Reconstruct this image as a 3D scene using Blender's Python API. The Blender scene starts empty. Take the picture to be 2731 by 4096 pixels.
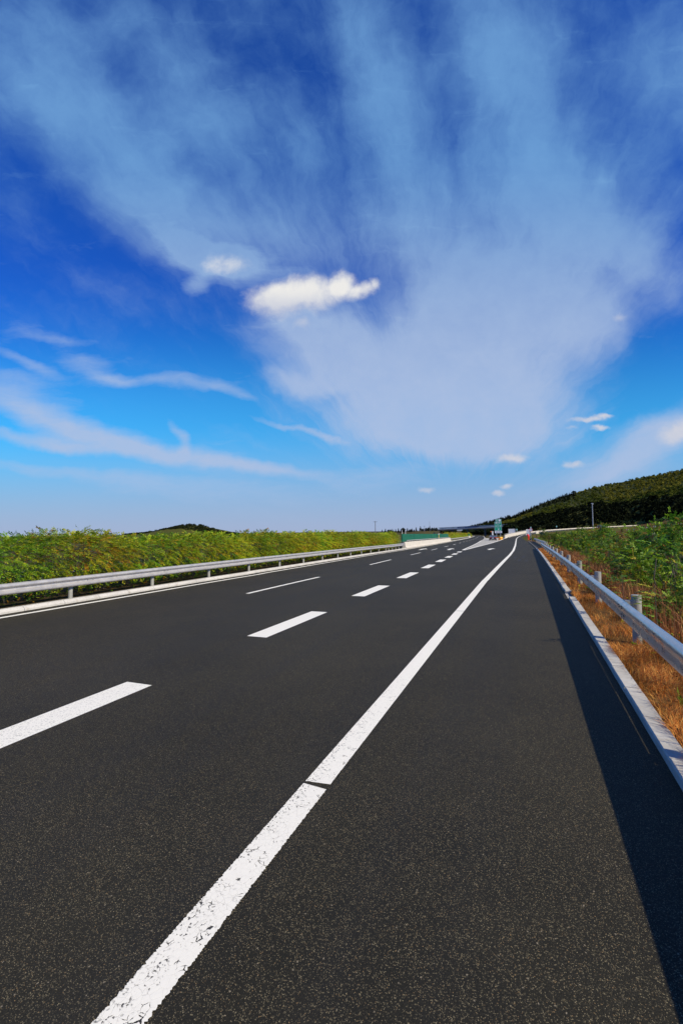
import bpy, bmesh, math, random
import numpy as np
from mathutils import Vector, Matrix
rng = np.random.default_rng(7); random.seed(7)
SC = bpy.context.scene; COL = SC.collection; R = math.radians

# ------------------------------------------------------------------ camera geometry (world: +Y along the road, camera over x=0,y=0)
F = 1881.; CX, CY = 1365.5, 2048.; H = 2.05
M = np.array([[0.93049438, -0.0263149, -0.36535974], [0.36610333, 0.03361921, 0.92996672], [-0.01218888, -0.99908822, 0.04091646]])
def ray(x, y): return M @ np.array([x - CX, y - CY, F])
def at(x, y, D):
    v = ray(x, y); t = D / v[1]
    return np.array([v[0]*t, D, H + v[2]*t])
def lerp(x, xs, ys): return float(np.interp(x, xs, ys))
def g(D):                                             # height of the main road: level, then about one per cent downhill
    t = max(0., min(D, 500.) - 15)
    return -.009*t*min(1, t/40)**.5
def cv(Y):                                            # sideways drift of the main road (bends left)
    return lerp(Y, [-100,12,20,30,40,50,60,80,100,130,164,200,250,320,394,470,540], [0,0,-.1,-.5,-1.1,-1.7,-2.3,-3.35,-4.5,-6.5,-8.6,-11,-15,-21,-27.2,-35,-44])
def cvs(Y): return sum(cv(Y+d) for d in (-6,-3,0,3,6))/5 if Y > 20 else cv(Y)*.7
def zramp(D): return lerp(D, [57.7,100,130,160,185,210,250,330,360,430], [g(57.7),-.75,-.9,-.8,-.35,.29,1.1,2.3,3.2,5.0])
def xramp_l(D): return lerp(D, [57.7,100,135,160,172,185,210,250,300,330,360,430], [-7.2,-6.95,-6.8,-6.5,-5.7,-4.2,-.35,9.5,26,40,64,120])
def xedge(D): return lerp(D, [-30,20,44,57.7,80,120,150,165,178,190,215,250,300,330,360,430], [-1.68,-1.62,-1.45,-1.5,-1.8,-2.5,-3.0,-2.95,-2.4,-1.47,3.9,14.6,31.5,45.5,69.5,126])
def xkerb(D): return lerp(D, [-30,50,65,112,135,165,190,215,250,300,330,360,430], [1.07,1.07,.95,.25,-.6,-1.6,.1,5.4,16,33,47,71,127])

# ------------------------------------------------------------------ object helpers
def tag(o, label=None, cat=None, group=None, kind=None):
    if label: o['label'] = label
    if cat: o['category'] = cat
    if group: o['group'] = group
    if kind: o['kind'] = kind
    return o
def empty(name, loc, label, cat, group=None, rz=0):
    o = bpy.data.objects.new(name, None); COL.objects.link(o)
    o.location = loc; o.rotation_euler[2] = rz; o.empty_display_size = .1
    return tag(o, label, cat, group)
def link(name, me, parent=None):
    o = bpy.data.objects.new(name, me); COL.objects.link(o)
    if parent: o.parent = parent
    return o
def mesh(name, V, Fc, mats, parent=None, smooth=False, tint=None, midx=None):
    me = bpy.data.meshes.new(name)
    me.from_pydata([tuple(map(float, v)) for v in V], [], [tuple(map(int, f)) for f in Fc])
    for m in (mats if isinstance(mats, (list, tuple)) else [mats]): me.materials.append(m)
    if midx is not None: me.polygons.foreach_set('material_index', midx)
    if smooth: me.polygons.foreach_set('use_smooth', [True]*len(me.polygons))
    if tint is not None:
        a = me.color_attributes.new('tint', 'FLOAT_COLOR', 'POINT')
        a.data.foreach_set('color', np.asarray(tint, dtype=np.float32).ravel())
    me.update()
    return link(name, me, parent)
def quads_mesh(name, Q, mat_, parent=None, tint=None, obj=True):   # Q: (n,4,3); tint: (n,3)
    n = len(Q); me = bpy.data.meshes.new(name)
    me.vertices.add(4*n); me.loops.add(4*n); me.polygons.add(n)
    me.vertices.foreach_set('co', np.asarray(Q, dtype=np.float32).ravel())
    me.loops.foreach_set('vertex_index', np.arange(4*n, dtype=np.int32))
    me.polygons.foreach_set('loop_start', np.arange(0, 4*n, 4, dtype=np.int32))
    if tint is not None:
        t = np.ones((n,4,4), dtype=np.float32); t[:,:,:3] = np.asarray(tint)[:,None,:]
        a = me.color_attributes.new('tint', 'FLOAT_COLOR', 'POINT'); a.data.foreach_set('color', t.ravel())
    me.materials.append(mat_); me.update(); me.validate()
    return link(name, me, parent) if obj else me

class MB:                                              # collects shapes, builds ONE mesh object
    def __init__(s): s.V = []; s.F = []; s.mi = []
    def add(s, V, Fc, mi=0):
        o = len(s.V); s.V += [tuple(map(float, v)) for v in V]; s.F += [tuple(i+o for i in f) for f in Fc]; s.mi += [mi]*len(Fc); return s
    def box(s, c, d, mi=0, rz=0., bev=0.):
        bm = bmesh.new(); bmesh.ops.create_cube(bm, size=1)
        for v in bm.verts: v.co = Vector((v.co.x*d[0], v.co.y*d[1], v.co.z*d[2]))
        if bev: bmesh.ops.bevel(bm, geom=bm.edges[:], offset=bev, segments=2, affect='EDGES', profile=.5)
        m = Matrix.Translation(c) @ Matrix.Rotation(rz, 4, 'Z')
        s.add([m @ v.co for v in bm.verts], [[v.index for v in f.verts] for f in bm.faces], mi) if bm.verts.index_update() is None else 0
        bm.free(); return s
    def tube(s, pts, rad, n=10, mi=0, cap=True):
        pts = [Vector(p) for p in pts]; k = len(pts)
        rs = rad if isinstance(rad, (list, tuple)) else [rad]*k
        V = []; Fc = []
        for i, p in enumerate(pts):
            d = (pts[min(i+1, k-1)] - pts[max(i-1, 0)]).normalized()
            a = d.orthogonal().normalized() if abs(d.z) < .9 else Vector((1,0,0)).cross(d).normalized()
            b = d.cross(a)
            for j in range(n):
                t = 2*math.pi*j/n; V.append(p + (a*math.cos(t) + b*math.sin(t))*rs[i])
        for i in range(k-1):
            for j in range(n):
                Fc.append((i*n+j, i*n+(j+1) % n, (i+1)*n+(j+1) % n, (i+1)*n+j))
        if cap: Fc.append(tuple(range(n-1, -1, -1))); Fc.append(tuple((k-1)*n+j for j in range(n)))
        return s.add(V, Fc, mi)
    def lathe(s, prof, c=(0,0,0), n=20, mi=0):
        V = [(c[0]+r*math.cos(2*math.pi*j/n), c[1]+r*math.sin(2*math.pi*j/n), c[2]+z) for r, z in prof for j in range(n)]
        Fc = [(i*n+j, i*n+(j+1) % n, (i+1)*n+(j+1) % n, (i+1)*n+j) for i in range(len(prof)-1) for j in range(n)]
        return s.add(V, Fc, mi)
    def prism(s, poly, y0, y1, mi=0):                  # polygon in xz extruded along y
        n = len(poly); V = [(x, y0, z) for x, z in poly] + [(x, y1, z) for x, z in poly]
        Fc = [tuple(range(n)), tuple(range(2*n-1, n-1, -1))] + [(i, i+n, (i+1) % n+n, (i+1) % n) for i in range(n)]
        return s.add(V, Fc, mi)
    def sweep(s, prof, path, closed=True, mi=0, caps=True):   # prof (lateral,z) swept along path (x,y,z), lateral is to the right of travel
        n = len(prof); k = len(path); V = []; Fc = []
        for i in range(k):
            p = Vector(path[i]); d = Vector(path[min(i+1,k-1)]) - Vector(path[max(i-1,0)]); d.z = 0; d.normalize()
            r = Vector((d.y, -d.x, 0))
            for l, z in prof: V.append(p + r*l + Vector((0,0,z)))
        m = n if closed else n-1
        for i in range(k-1):
            for j in range(m): Fc.append((i*n+j, (i+1)*n+j, (i+1)*n+(j+1) % n, i*n+(j+1) % n))
        if closed and caps: Fc.append(tuple(range(n))); Fc.append(tuple((k-1)*n+j for j in range(n-1,-1,-1)))
        return s.add(V, Fc, mi)
    def build(s, name, mats, parent=None, smooth=False):
        o = mesh(name, s.V, s.F, mats, parent, midx=s.mi)
        if smooth:
            bm = bmesh.new(); bm.from_mesh(o.data); bmesh.ops.recalc_face_normals(bm, faces=bm.faces[:])
            for e in bm.edges: e.smooth = len(e.link_faces) == 2 and e.calc_face_angle(0) < R(38)
            for f in bm.faces: f.smooth = True
            bm.to_mesh(o.data); bm.free()
        return o
def copy_tree(o, parent=None):
    c = o.copy(); COL.objects.link(c); c.parent = parent
    for ch in list(o.children): copy_tree(ch, c)
    return c

# ------------------------------------------------------------------ materials
class NT:
    def __init__(s, nt): s.nt = nt; nt.nodes.clear()
    def n(s, t, **k):
        nd = s.nt.nodes.new(t); ins = k.pop('ins', {})
        for a, v in k.items(): setattr(nd, a, v)
        for a, v in ins.items(): s.set(nd, a, v)
        return nd
    def set(s, nd, a, v):
        sk = nd.inputs[a]
        if isinstance(v, bpy.types.NodeSocket): s.nt.links.new(v, sk)
        elif isinstance(v, bpy.types.Node): s.nt.links.new(v.outputs[0], sk)
        else: sk.default_value = v
    def math(s, op, a, b=0., c=0., clamp=False):
        nd = s.n('ShaderNodeMath', operation=op, use_clamp=clamp)
        for i, v in enumerate((a, b, c)): s.set(nd, i, v)
        return nd.outputs[0]
    def vmath(s, op, a, b=(0,0,0)):
        nd = s.n('ShaderNodeVectorMath', operation=op); s.set(nd, 0, a); s.set(nd, 1, b)
        return nd.outputs['Value'] if op in ('DOT_PRODUCT', 'LENGTH') else nd.outputs[0]
    def mix(s, f, a, b, blend='MIX'):
        nd = s.n('ShaderNodeMix', data_type='RGBA', blend_type=blend)
        s.set(nd, 0, f); s.set(nd, 6, a); s.set(nd, 7, b); return nd.outputs[2]
    def rng(s, v, a, b, c=0., d=1., smooth=True):
        nd = s.n('ShaderNodeMapRange', interpolation_type='SMOOTHSTEP' if smooth else 'LINEAR')
        for i, x in enumerate((v, a, b, c, d)): s.set(nd, i, x)
        return nd.outputs[0]
    def noise(s, vec, scale, detail=4., rough=.55, col=False, dist=0.):
        nd = s.n('ShaderNodeTexNoise', ins={'Scale': scale, 'Detail': detail, 'Roughness': rough, 'Distortion': dist})
        if vec is not None: s.set(nd, 'Vector', vec)
        return nd.outputs['Color' if col else 'Fac']
    def voro(s, vec, scale, feature='F1', out='Distance', rand=1.):
        nd = s.n('ShaderNodeTexVoronoi', feature=feature, ins={'Scale': scale, 'Randomness': rand}); s.set(nd, 'Vector', vec)
        return nd.outputs[out]
def rgb(*c): return (c[0], c[1], c[2], 1.)
def newmat(name):
    m = bpy.data.materials.new(name); m.use_nodes = True; t = NT(m.node_tree)
    t.out = t.n('ShaderNodeOutputMaterial'); t.bsdf = t.n('ShaderNodeBsdfPrincipled')
    m.node_tree.links.new(t.bsdf.outputs[0], t.out.inputs[0])
    t.pos = t.n('ShaderNodeNewGeometry').outputs['Position']; t.obj = t.n('ShaderNodeTexCoord').outputs['Object']
    return m, t
def bump(t, h, strength=.3, dist=.01):
    b = t.n('ShaderNodeBump', ins={'Strength': strength, 'Distance': dist, 'Height': h}); t.set(t.bsdf, 'Normal', b.outputs[0])
def plain(name, c, rough=.6, metal=0., var=.15, scale=6., spec=.5, bmp=0., emit=None):
    m, t = newmat(name)
    n = t.noise(t.pos, scale, 5)
    k = t.rng(n, .3, .7, 1-var, 1+var, False)
    t.set(t.bsdf, 'Base Color', t.mix(1., rgb(*c), t.n('ShaderNodeCombineColor', ins={0: k, 1: k, 2: k}).outputs[0], 'MULTIPLY'))
    t.set(t.bsdf, 'Roughness', rough); t.set(t.bsdf, 'Metallic', metal); t.set(t.bsdf, 'Specular IOR Level', spec)
    if bmp: bump(t, n, bmp, .02)
    return m

def asphalt(name, dark=1., stone=1.):
    m, t = newmat(name)
    big = t.noise(t.pos, .35, 4); mid = t.noise(t.pos, 3., 4)
    base = t.mix(t.rng(big, .35, .65), rgb(.0160*dark, .0142*dark, .0082*dark), rgb(.0300*dark, .0262*dark, .0150*dark))
    base = t.mix(t.rng(mid, .4, .75, 0, .35), base, rgb(.015*dark, .0135*dark, .0080*dark))
    fine = t.noise(t.pos, 95., 3, .7)
    base = t.mix(t.rng(fine, .35, .7, 0, .75), base, rgb(.012*dark, .0112*dark, .0075*dark))
    wps = t.n('ShaderNodeVectorMath', operation='MULTIPLY_ADD', ins={0: t.noise(t.pos, 130., 2, .6, col=True), 1: (.012,.012,.012), 2: t.pos}).outputs[0]
    v = t.n('ShaderNodeTexVoronoi', ins={'Scale': 185., 'Vector': wps}); sep = t.n('ShaderNodeSeparateColor', ins={0: v.outputs['Color']})
    core = t.rng(v.outputs['Distance'], .30, .62, 1, 0)
    pick = t.math('MULTIPLY', core, t.rng(sep.outputs[0], .62, .97))
    grain = t.mix(sep.outputs[1], rgb(.17*stone, .140*stone, .078*stone), rgb(.34*stone, .285*stone, .16*stone))
    grain = t.mix(t.rng(sep.outputs[2], .88, .92), grain, rgb(.30*stone, .20*stone, .09*stone))
    col = t.mix(t.math('MULTIPLY', pick, .85), base, grain)
    v2 = t.n('ShaderNodeTexVoronoi', ins={'Scale': 46., 'Vector': wps}); s2 = t.n('ShaderNodeSeparateColor', ins={0: v2.outputs['Color']})
    p2 = t.math('MULTIPLY', t.rng(v2.outputs['Distance'], .16, .24, 1, 0), t.rng(s2.outputs[0], .945, .96))
    col = t.mix(t.math('MULTIPLY', p2, .7), col, rgb(.32*stone, .27*stone, .18*stone))
    # faint lengthwise wheel-path tone and the odd darker blotch
    st = t.noise(t.n('ShaderNodeMapping', ins={'Vector': t.pos, 'Scale': (1.1, .03, 1)}).outputs[0], 1.2, 3)
    col = t.mix(t.rng(st, .42, .68, 0, .22), col, rgb(.022*dark, .022*dark, .022*dark))
    t.set(t.bsdf, 'Base Color', col); t.set(t.bsdf, 'Roughness', t.rng(fine, .3, .7, .62, .9)); t.set(t.bsdf, 'Specular IOR Level', .2)
    bump(t, t.math('ADD', t.math('MULTIPLY', v.outputs['Distance'], -.8), fine), .55, .004)
    return m
ASPH = asphalt('asphalt'); ASPH2 = asphalt('dark_asphalt', .55, .35)

def paint(name, worn):
    m, t = newmat(name)
    w = t.noise(t.pos, 30., 3); wv = t.vmath('ADD', t.pos, t.vmath('SCALE', t.noise(t.pos, 14., 3, col=True), (0,0,0)))
    wp = t.n('ShaderNodeVectorMath', operation='MULTIPLY_ADD', ins={0: t.noise(t.pos, 20., 3, col=True), 1: (.03,.03,0), 2: t.pos}).outputs[0]
    edge = t.voro(wp, 26., 'DISTANCE_TO_EDGE')
    edge2 = t.voro(wp, 26., 'DISTANCE_TO_EDGE')
    crack = t.rng(edge, .008, .03, 1, 0)
    sx = t.n('ShaderNodeSeparateXYZ', ins={0: t.pos})
    near = t.rng(sx.outputs[1], 1.3, 9., 1, .12)
    patch = t.noise(t.pos, 11., 4, .62); patch2 = t.noise(t.pos, 2.2, 3)
    chip = t.math('MULTIPLY', t.rng(t.math('ADD', t.math('MULTIPLY', edge2, .9), t.math('MULTIPLY', patch, .55)), .225, .265, 1, 0), near)
    thin = t.math('MULTIPLY', crack, t.math('MULTIPLY', t.rng(patch2, .35, .6, .06, .26), t.rng(sx.outputs[1], 2., 9., 1., .35)))
    lft = t.math('ADD', sx.outputs[0], 1.72)
    pit = t.math('MULTIPLY', t.rng(t.noise(wp, 62., 3, .55), .575, .62), t.math('MULTIPLY', t.rng(t.math('SUBTRACT', t.noise(t.pos, 5., 4, .65), t.math('MULTIPLY', lft, .9)), .40, .56), near))
    f = t.math('MULTIPLY', t.math('MAXIMUM', t.math('MAXIMUM', chip, pit), thin), worn, clamp=True)
    dirt = t.rng(t.noise(t.pos, 40., 4, .7), .45, .8, 0, .16)
    white = t.mix(dirt, rgb(.85,.82,.69), rgb(.45,.43,.38))
    t.set(t.bsdf, 'Base Color', t.mix(f, white, rgb(.03,.029,.027)))
    t.set(t.bsdf, 'Roughness', .75); t.set(t.bsdf, 'Specular IOR Level', .25)
    bump(t, t.math('SUBTRACT', w, t.math('MULTIPLY', f, 2.)), .3, .003)
    return m
PAINT = paint('road_paint_worn', 1.); PAINT2 = paint('road_paint', .5)

def concrete(name, c=(.46,.445,.41), var=.18):
    m, t = newmat(name)
    a = t.noise(t.pos, 1.3, 5, .6); b = t.noise(t.pos, 18., 5, .65); d = t.noise(t.n('ShaderNodeMapping', ins={'Vector': t.pos, 'Scale': (3,3,.4)}).outputs[0], 2., 4)
    col = t.mix(t.rng(a, .3, .7), rgb(*[x*(1-var) for x in c]), rgb(*[min(1, x*(1+var*.6)) for x in c]))
    col = t.mix(t.rng(b, .45, .75, 0, .4), col, rgb(c[0]*.55, c[1]*.52, c[2]*.47))
    col = t.mix(t.rng(d, .58, .74, 0, .45), col, rgb(c[0]*.6, c[1]*.5, c[2]*.36))
    t.set(t.bsdf, 'Base Color', col); t.set(t.bsdf, 'Roughness', .85); t.set(t.bsdf, 'Specular IOR Level', .25); bump(t, b, .35, .01)
    return m
CONC = concrete('concrete'); KERB = concrete('kerb_stone', (.52,.50,.44), .16); KERB_SHADE = concrete('shaded_kerb', (.10,.098,.09), .2); CONCL = concrete('pale_concrete', (.60,.56,.47), .1)  # the darkest kerb tone has the far kerb's shadow put into its colour
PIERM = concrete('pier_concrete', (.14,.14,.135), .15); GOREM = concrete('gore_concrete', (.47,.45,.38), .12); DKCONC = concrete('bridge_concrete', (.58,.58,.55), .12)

def galv(name, c, metal=.55, rough=.42, spk=.14):
    m, t = newmat(name)
    n = t.noise(t.pos, 5., 5, .6); sp = t.voro(t.pos, 60., 'F1', 'Color'); s = t.n('ShaderNodeSeparateColor', ins={0: sp})
    col = t.mix(t.rng(n, .3, .7), rgb(c[0]*.85, c[1]*.85, c[2]*.87), rgb(*c))
    col = t.mix(t.math('MULTIPLY', s.outputs[0], spk), col, rgb(c[0]*.6, c[1]*.6, c[2]*.62))
    run = t.noise(t.n('ShaderNodeMapping', ins={'Vector': t.pos, 'Scale': (4,4,.5)}).outputs[0], 3., 4)
    col = t.mix(t.rng(run, .6, .78, 0, 2.5*spk), col, rgb(c[0]*.55, c[1]*.5, c[2]*.42))
    t.set(t.bsdf, 'Base Color', col); t.set(t.bsdf, 'Metallic', metal); t.set(t.bsdf, 'Roughness', t.rng(n, .3, .7, rough-.06, rough+.12)); return m
GALV = galv('galvanised_steel', (.53,.515,.48), .35, .42); GALVM = galv('galvanised_beam', (.66,.64,.61), .85, .28, .04); POSTM = galv('painted_post', (.36,.355,.30), .1, .55)
BOLT = plain('dark_bolt', (.03,.03,.035), .5, .5)
REFL = plain('orange_reflector', (.75,.14,.03), .35)
WHITE = plain('white_paint', (.78,.78,.74), .55, var=.05); YEL = plain('yellow_plastic', (.80,.47,.04), .45, var=.1, scale=20)
ORG = plain('orange_plastic', (.75,.17,.02), .5, var=.12, scale=20); GREENP = plain('green_panel', (.003,.13,.072), .55, var=.25, scale=2)
SIGNG = plain('sign_green', (.0,.34,.19), .4, var=.05); SIGNW = plain('sign_white', (.82,.83,.82), .4, var=.03); SIGNR = plain('sign_red', (.45,.015,.03), .4, var=.05)
BLACK = plain('black_lettering', (.012,.012,.015), .5, var=.05); BLUEP = plain('blue_letter_panel', (.008,.014,.11), .5, var=.1)
BLUEB = plain('blue_grey_board', (.10,.17,.33), .4, .2, var=.08); DKSTEEL = plain('dark_steel', (.05,.055,.06), .5, .4)
GREYPOLE = plain('grey_pole', (.30,.34,.36), .5, .2, var=.1); WOODP = plain('weathered_pole', (.13,.12,.11), .8)
BARK = plain('bark', (.085,.06,.04), .9, var=.35, scale=15, bmp=.5); STEM = plain('grey_stem', (.10,.08,.055), .9, var=.3, scale=20)

def leafmat(name, trans=.35, var=.25, rough=.5):
    m, t = newmat(name)
    a = t.n('ShaderNodeAttribute', attribute_name='tint').outputs[0]
    oi = t.n('ShaderNodeObjectInfo').outputs['Random']
    hs = t.n('ShaderNodeHueSaturation', ins={'Hue': t.rng(oi, 0, 1, .5-.02, .5+.02, False), 'Saturation': 1.0, 'Value': t.rng(t.math('FRACT', t.math('MULTIPLY', oi, 7.3)), 0, 1, 1-var, 1+var, False), 'Color': a})
    t.set(t.bsdf, 'Base Color', hs.outputs[0]); t.set(t.bsdf, 'Roughness', rough); t.set(t.bsdf, 'Specular IOR Level', .25 if trans > .2 else .02)
    tr = t.n('ShaderNodeBsdfTranslucent', ins={'Color': hs.outputs[0]})
    mx = t.n('ShaderNodeMixShader', ins={0: trans, 1: t.bsdf.outputs[0], 2: tr.outputs[0]})
    m.node_tree.links.new(mx.outputs[0], t.out.inputs[0]); return m
LEAF = leafmat('leaf'); GRASS = leafmat('dry_grass_blade', .25, 0., .7); FAR = leafmat('far_foliage', .12, .12, .7)

def soil(name, c1, c2, c3, sc=1.):
    m, t = newmat(name)
    a = t.noise(t.pos, .12*sc, 5, .6); b = t.noise(t.pos, 2.5*sc, 6, .7); c = t.noise(t.pos, 30*sc, 4, .7)
    col = t.mix(t.rng(a, .38, .62), rgb(*c1), rgb(*c2)); col = t.mix(t.rng(b, .45, .7, 0, .8), col, rgb(*c3))
    col = t.mix(t.rng(c, .4, .8, 0, .6), col, rgb(c3[0]*.4, c3[1]*.4, c3[2]*.4))
    t.set(t.bsdf, 'Base Color', col); t.set(t.bsdf, 'Roughness', .95); t.set(t.bsdf, 'Specular IOR Level', .1); bump(t, t.math('ADD', b, c), .8, .05/sc)
    return m
SOILR = soil('dry_verge_soil', (.26,.125,.035), (.20,.10,.03), (.10,.06,.015)); MEDS = soil('median_soil', (.06,.045,.025), (.09,.06,.03), (.03,.035,.012))
FIELD = soil('field', (.07,.065,.02), (.10,.065,.022), (.04,.05,.012), .3); MEADOW = soil('brown_meadow', (.17,.082,.016), (.12,.07,.016), (.07,.055,.012), .25)
HILLM = soil('hill_ground', (.08,.09,.014), (.10,.095,.016), (.05,.06,.01), .1); TAN = soil('bare_earth', (.36,.27,.15), (.30,.22,.12), (.22,.16,.08), .6)

# ------------------------------------------------------------------ roads and ground
def ys_range(a, b): 
    r = []; y = a
    while y < b: r.append(y); y += 2 if y < 60 else (3 if y < 200 else 8)
    return r + [b]
def ribbon(name, ys, xl, xr, z, mat_, parent=None, skirt=0., ncol=4, dz=0.):
    mb = MB(); V = []; Fc = []
    n = ncol+1
    for y in ys:
        a, b = xl(y), xr(y)
        for j in range(n): V.append((a+(b-a)*j/ncol, y, z(y)+dz))
    for i in range(len(ys)-1):
        for j in range(ncol): Fc.append((i*n+j, i*n+j+1, (i+1)*n+j+1, (i+1)*n+j))
    mb.add(V, Fc)
    if skirt:
        for fx in (xl, xr):
            V = []; Fc = []
            for y in ys: V += [(fx(y), y, z(y)+dz), (fx(y)+(-.6 if fx is xl else .6)*skirt, y, z(y)+dz-skirt)]
            for i in range(len(ys)-1): Fc.append((2*i, 2*i+1, 2*i+3, 2*i+2) if fx is xl else (2*i, 2*i+2, 2*i+3, 2*i+1))
            mb.add(V, Fc)
    return mb.build(name, mat_, parent)

# far ground sheet
xs = sorted(set([-3000,-1500,-900,-600,-400,-280,-200] + list(range(-150, 160, 15)) + [200,280,400,600,900,1500,3000]))
yv = sorted(set([-400,-200,-100] + list(range(-60, 520, 10)) + [560,640,760,900,1200,1800,3000,6000]))
V = [(x, y, g(y)-.62-.0006*max(0, abs(x)-60)**.9) for y in yv for x in xs]; nx = len(xs)
Fc = [(i*nx+j, i*nx+j+1, (i+1)*nx+j+1, (i+1)*nx+j) for i in range(len(yv)-1) for j in range(nx-1)]
tag(mesh('ground', V, Fc, FIELD, smooth=True), 'brown green fields spreading away on both sides of the motorway', 'ground', kind='structure')

XL = lambda y: -12.74 + cvs(y)
XM = lambda y: -7.05 + (cvs(y) - cvs(57.7))            # right edge of the main lanes past the nose
hw = MB()
road = ribbon('road', ys_range(-30, 57.7), XL, xkerb, g, ASPH, skirt=.6, ncol=8)
tag(road, 'wide dark asphalt carriageway with white lane markings', 'road', kind='structure')
far = ribbon('road', ys_range(57.7, 540), XL, XM, g, ASPH, skirt=.6)
tag(far, 'main asphalt carriageway curving left towards the overpass', 'road', kind='structure')
ramp = ribbon('exit_ramp', ys_range(57.7, 430), xramp_l, xkerb, zramp, ASPH, skirt=.12)
tag(ramp, 'asphalt exit ramp leading right past the green exit sign', 'road', kind='structure')
emb = MB()
for fx, sg_ in ((xramp_l, -1), (xkerb, 1)):
    yy_ = ys_range(112 if sg_ > 0 else 168, 430); V = []; Fc = []
    for y in yy_:
        for q, (o_, d_) in enumerate(((.0,.05),(1.2,.2),(5.,1.9),(11.,4.6))): V.append((fx(y)+sg_*(o_+.05), y-(.25*o_ if sg_ > 0 else 0), zramp(y)-d_))
    for i in range(len(yy_)-1):
        for q in range(3): Fc.append((4*i+q, 4*i+q+1, 4*i+q+5, 4*i+q+4))
    emb.add(V, Fc)
EMBM = soil('embankment_green', (.06,.08,.014), (.10,.07,.02), (.035,.05,.01), .6)
tag(emb.build('embankment', EMBM), 'green and brown grassy slopes carrying the climbing exit ramp', 'embankment', kind='structure')
gore = ribbon('gore_pavement', ys_range(57.7, 175), XM, xramp_l, lambda y: .5*(g(y)+zramp(y)), GOREM, skirt=.0, dz=-.02)
tag(gore, 'pale concrete wedge between main road and exit ramp', 'pavement', kind='structure')
opp = ribbon('road', ys_range(-30, 540), lambda y: -28.5+cvs(y), lambda y: -16.55+cvs(y), g, ASPH, skirt=.6)
tag(opp, 'opposite asphalt carriageway hidden behind the median hedge', 'road', kind='structure')
med = ribbon('median_strip', ys_range(-30, 540), lambda y: -16.5+cvs(y), lambda y: -12.9+cvs(y), g, MEDS, dz=.07, skirt=.5)
tag(med, 'dark soil strip under the median hedge', 'median', kind='structure')

# markings: children of the road they are painted on
def stripe(name, parent, ys, xc, w, z, mat_, dz=.004, rag=0.):
    k = 1
    V = []; Fc = []
    for i, y in enumerate(ys):
        a, b = xc(y)-w/2, xc(y)+w/2
        V += [(a, y, z(y)+dz), (b, y, z(y)+dz)]
    for i in range(len(ys)-1): Fc.append((2*i, 2*i+1, 2*i+3, 2*i+2))
    return mesh(name, V, Fc, mat_, parent)
def dense(a, b, st): return list(np.arange(a, b, st)) + [b]
XE = lambda y: xedge(y)
def ragged(a, b, st, w, amp):                           # near stretch with a crumbling paint edge
    V = []; Fc = []; ys = dense(a, b, st)
    for y in ys:
        k = amp*max(.15, min(1, (5-y)/3))*(1 if random.random() < .75 else 2.2)
        V += [(XE(y)-w/2+random.uniform(-.2, 1)*k, y, .004), (XE(y)+w/2+random.uniform(-1, .2)*k, y, .004)]
    for q in (0, 1): V[-2+q] = (V[-2+q][0], V[-2+q][1]+(.014 if q == 0 else -.010)*(b < 4), V[-2+q][2]); V[q] = (V[q][0], V[q][1]+(-.008 if q == 0 else .014)*(3.5 < a < 4), V[q][2])
    for i in range(len(ys)-1): Fc.append((2*i, 2*i+1, 2*i+3, 2*i+2))
    return V, Fc
for a, b in ((.4, 3.512), (3.568, 12.2), (12.23, 20)):
    V, Fc = ragged(a, b, .007 if b < 4 else .02, .215, .006)
    # slanted, broken ends at the gap
    mesh('edge_line', V, Fc, PAINT, road)
stripe('edge_line', road, dense(20, 57.7, 1), XE, .22, g, PAINT2)
stripe('edge_line', ramp, dense(57.7, 400, 1.5), XE, .24, zramp, PAINT2)
LL = lambda y: -12.22 + cvs(y)
stripe('edge_line', road, dense(-10, 57.7, 1), LL, .17, g, PAINT2)
stripe('edge_line', far, dense(57.7, 530, 2), LL, .20, g, PAINT2)
XD = lambda y: -4.98 + cvs(y)
for k in range(-1, 9):
    y0 = 2.05 + 6*k if k > 0 else 2.05+6*k
    stripe('exit_dash', road, dense(y0, y0+3.0, .5), XD, .44, g, PAINT2)
XT = lambda y: -8.75 + cvs(y)
for k in range(-1, 30):
    y0 = 13.6 + 14.6*k
    if y0 < -4: continue
    p = road if y0+6 < 57.7 else far
    stripe('lane_dash', p, dense(y0, y0+6.0, 1), XT, .15 if y0 < 120 else .2, g, PAINT2)
stripe('gore_line', far, dense(57.7, 520, 1.5), lambda y: XM(y)-.16, .24, g, PAINT2, dz=.005)
stripe('gore_line', ramp, dense(57.7, 165, 1.5), lambda y: xramp_l(y)+.14, .26, zramp, PAINT2, dz=.005)
stripe('gore_line', ramp, dense(165, 400, 3), lambda y: xramp_l(y)+.55, .22, zramp, PAINT2, dz=.005)
def arrow(parent, x0, y0, L, zf, sl=-.06):
    sh = [(-.17,0),(.17,0),(.17,L*.58),(.55,L*.58),(0,L),(-.55,L*.58),(-.17,L*.58)]
    V = [(x0+x+sl*y, y0+y, zf(y0+y)+.005) for x, y in sh]
    mesh('direction_arrow', V, [(0,1,2,6),(2,3,4),(2,4,6),(6,4,5)], PAINT2, parent)
arrow(road, -12.4, 53.4, 4.2, g, -.05) if False else None
arrow(far, -12.45, 57.8, 6.0, g); arrow(far, -9.0, 58.2, 6.4, g); arrow(ramp, -4.35, 59.2, 5.8, zramp, .02)
JO = plain('joint_concrete', (.20,.20,.19), .8)
stripe('expansion_joint', far, [101.6, 101.85], lambda y: (XL(y)+XM(y))/2, 10, g, JO, dz=.008)
stripe('expansion_joint', ramp, [101.2, 101.45], lambda y: (-6.9+.2)/2, 6.9, zramp, JO, dz=.008)
SKID = plain('tyre_rubber_mark', (.012,.012,.012), .8)
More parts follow.
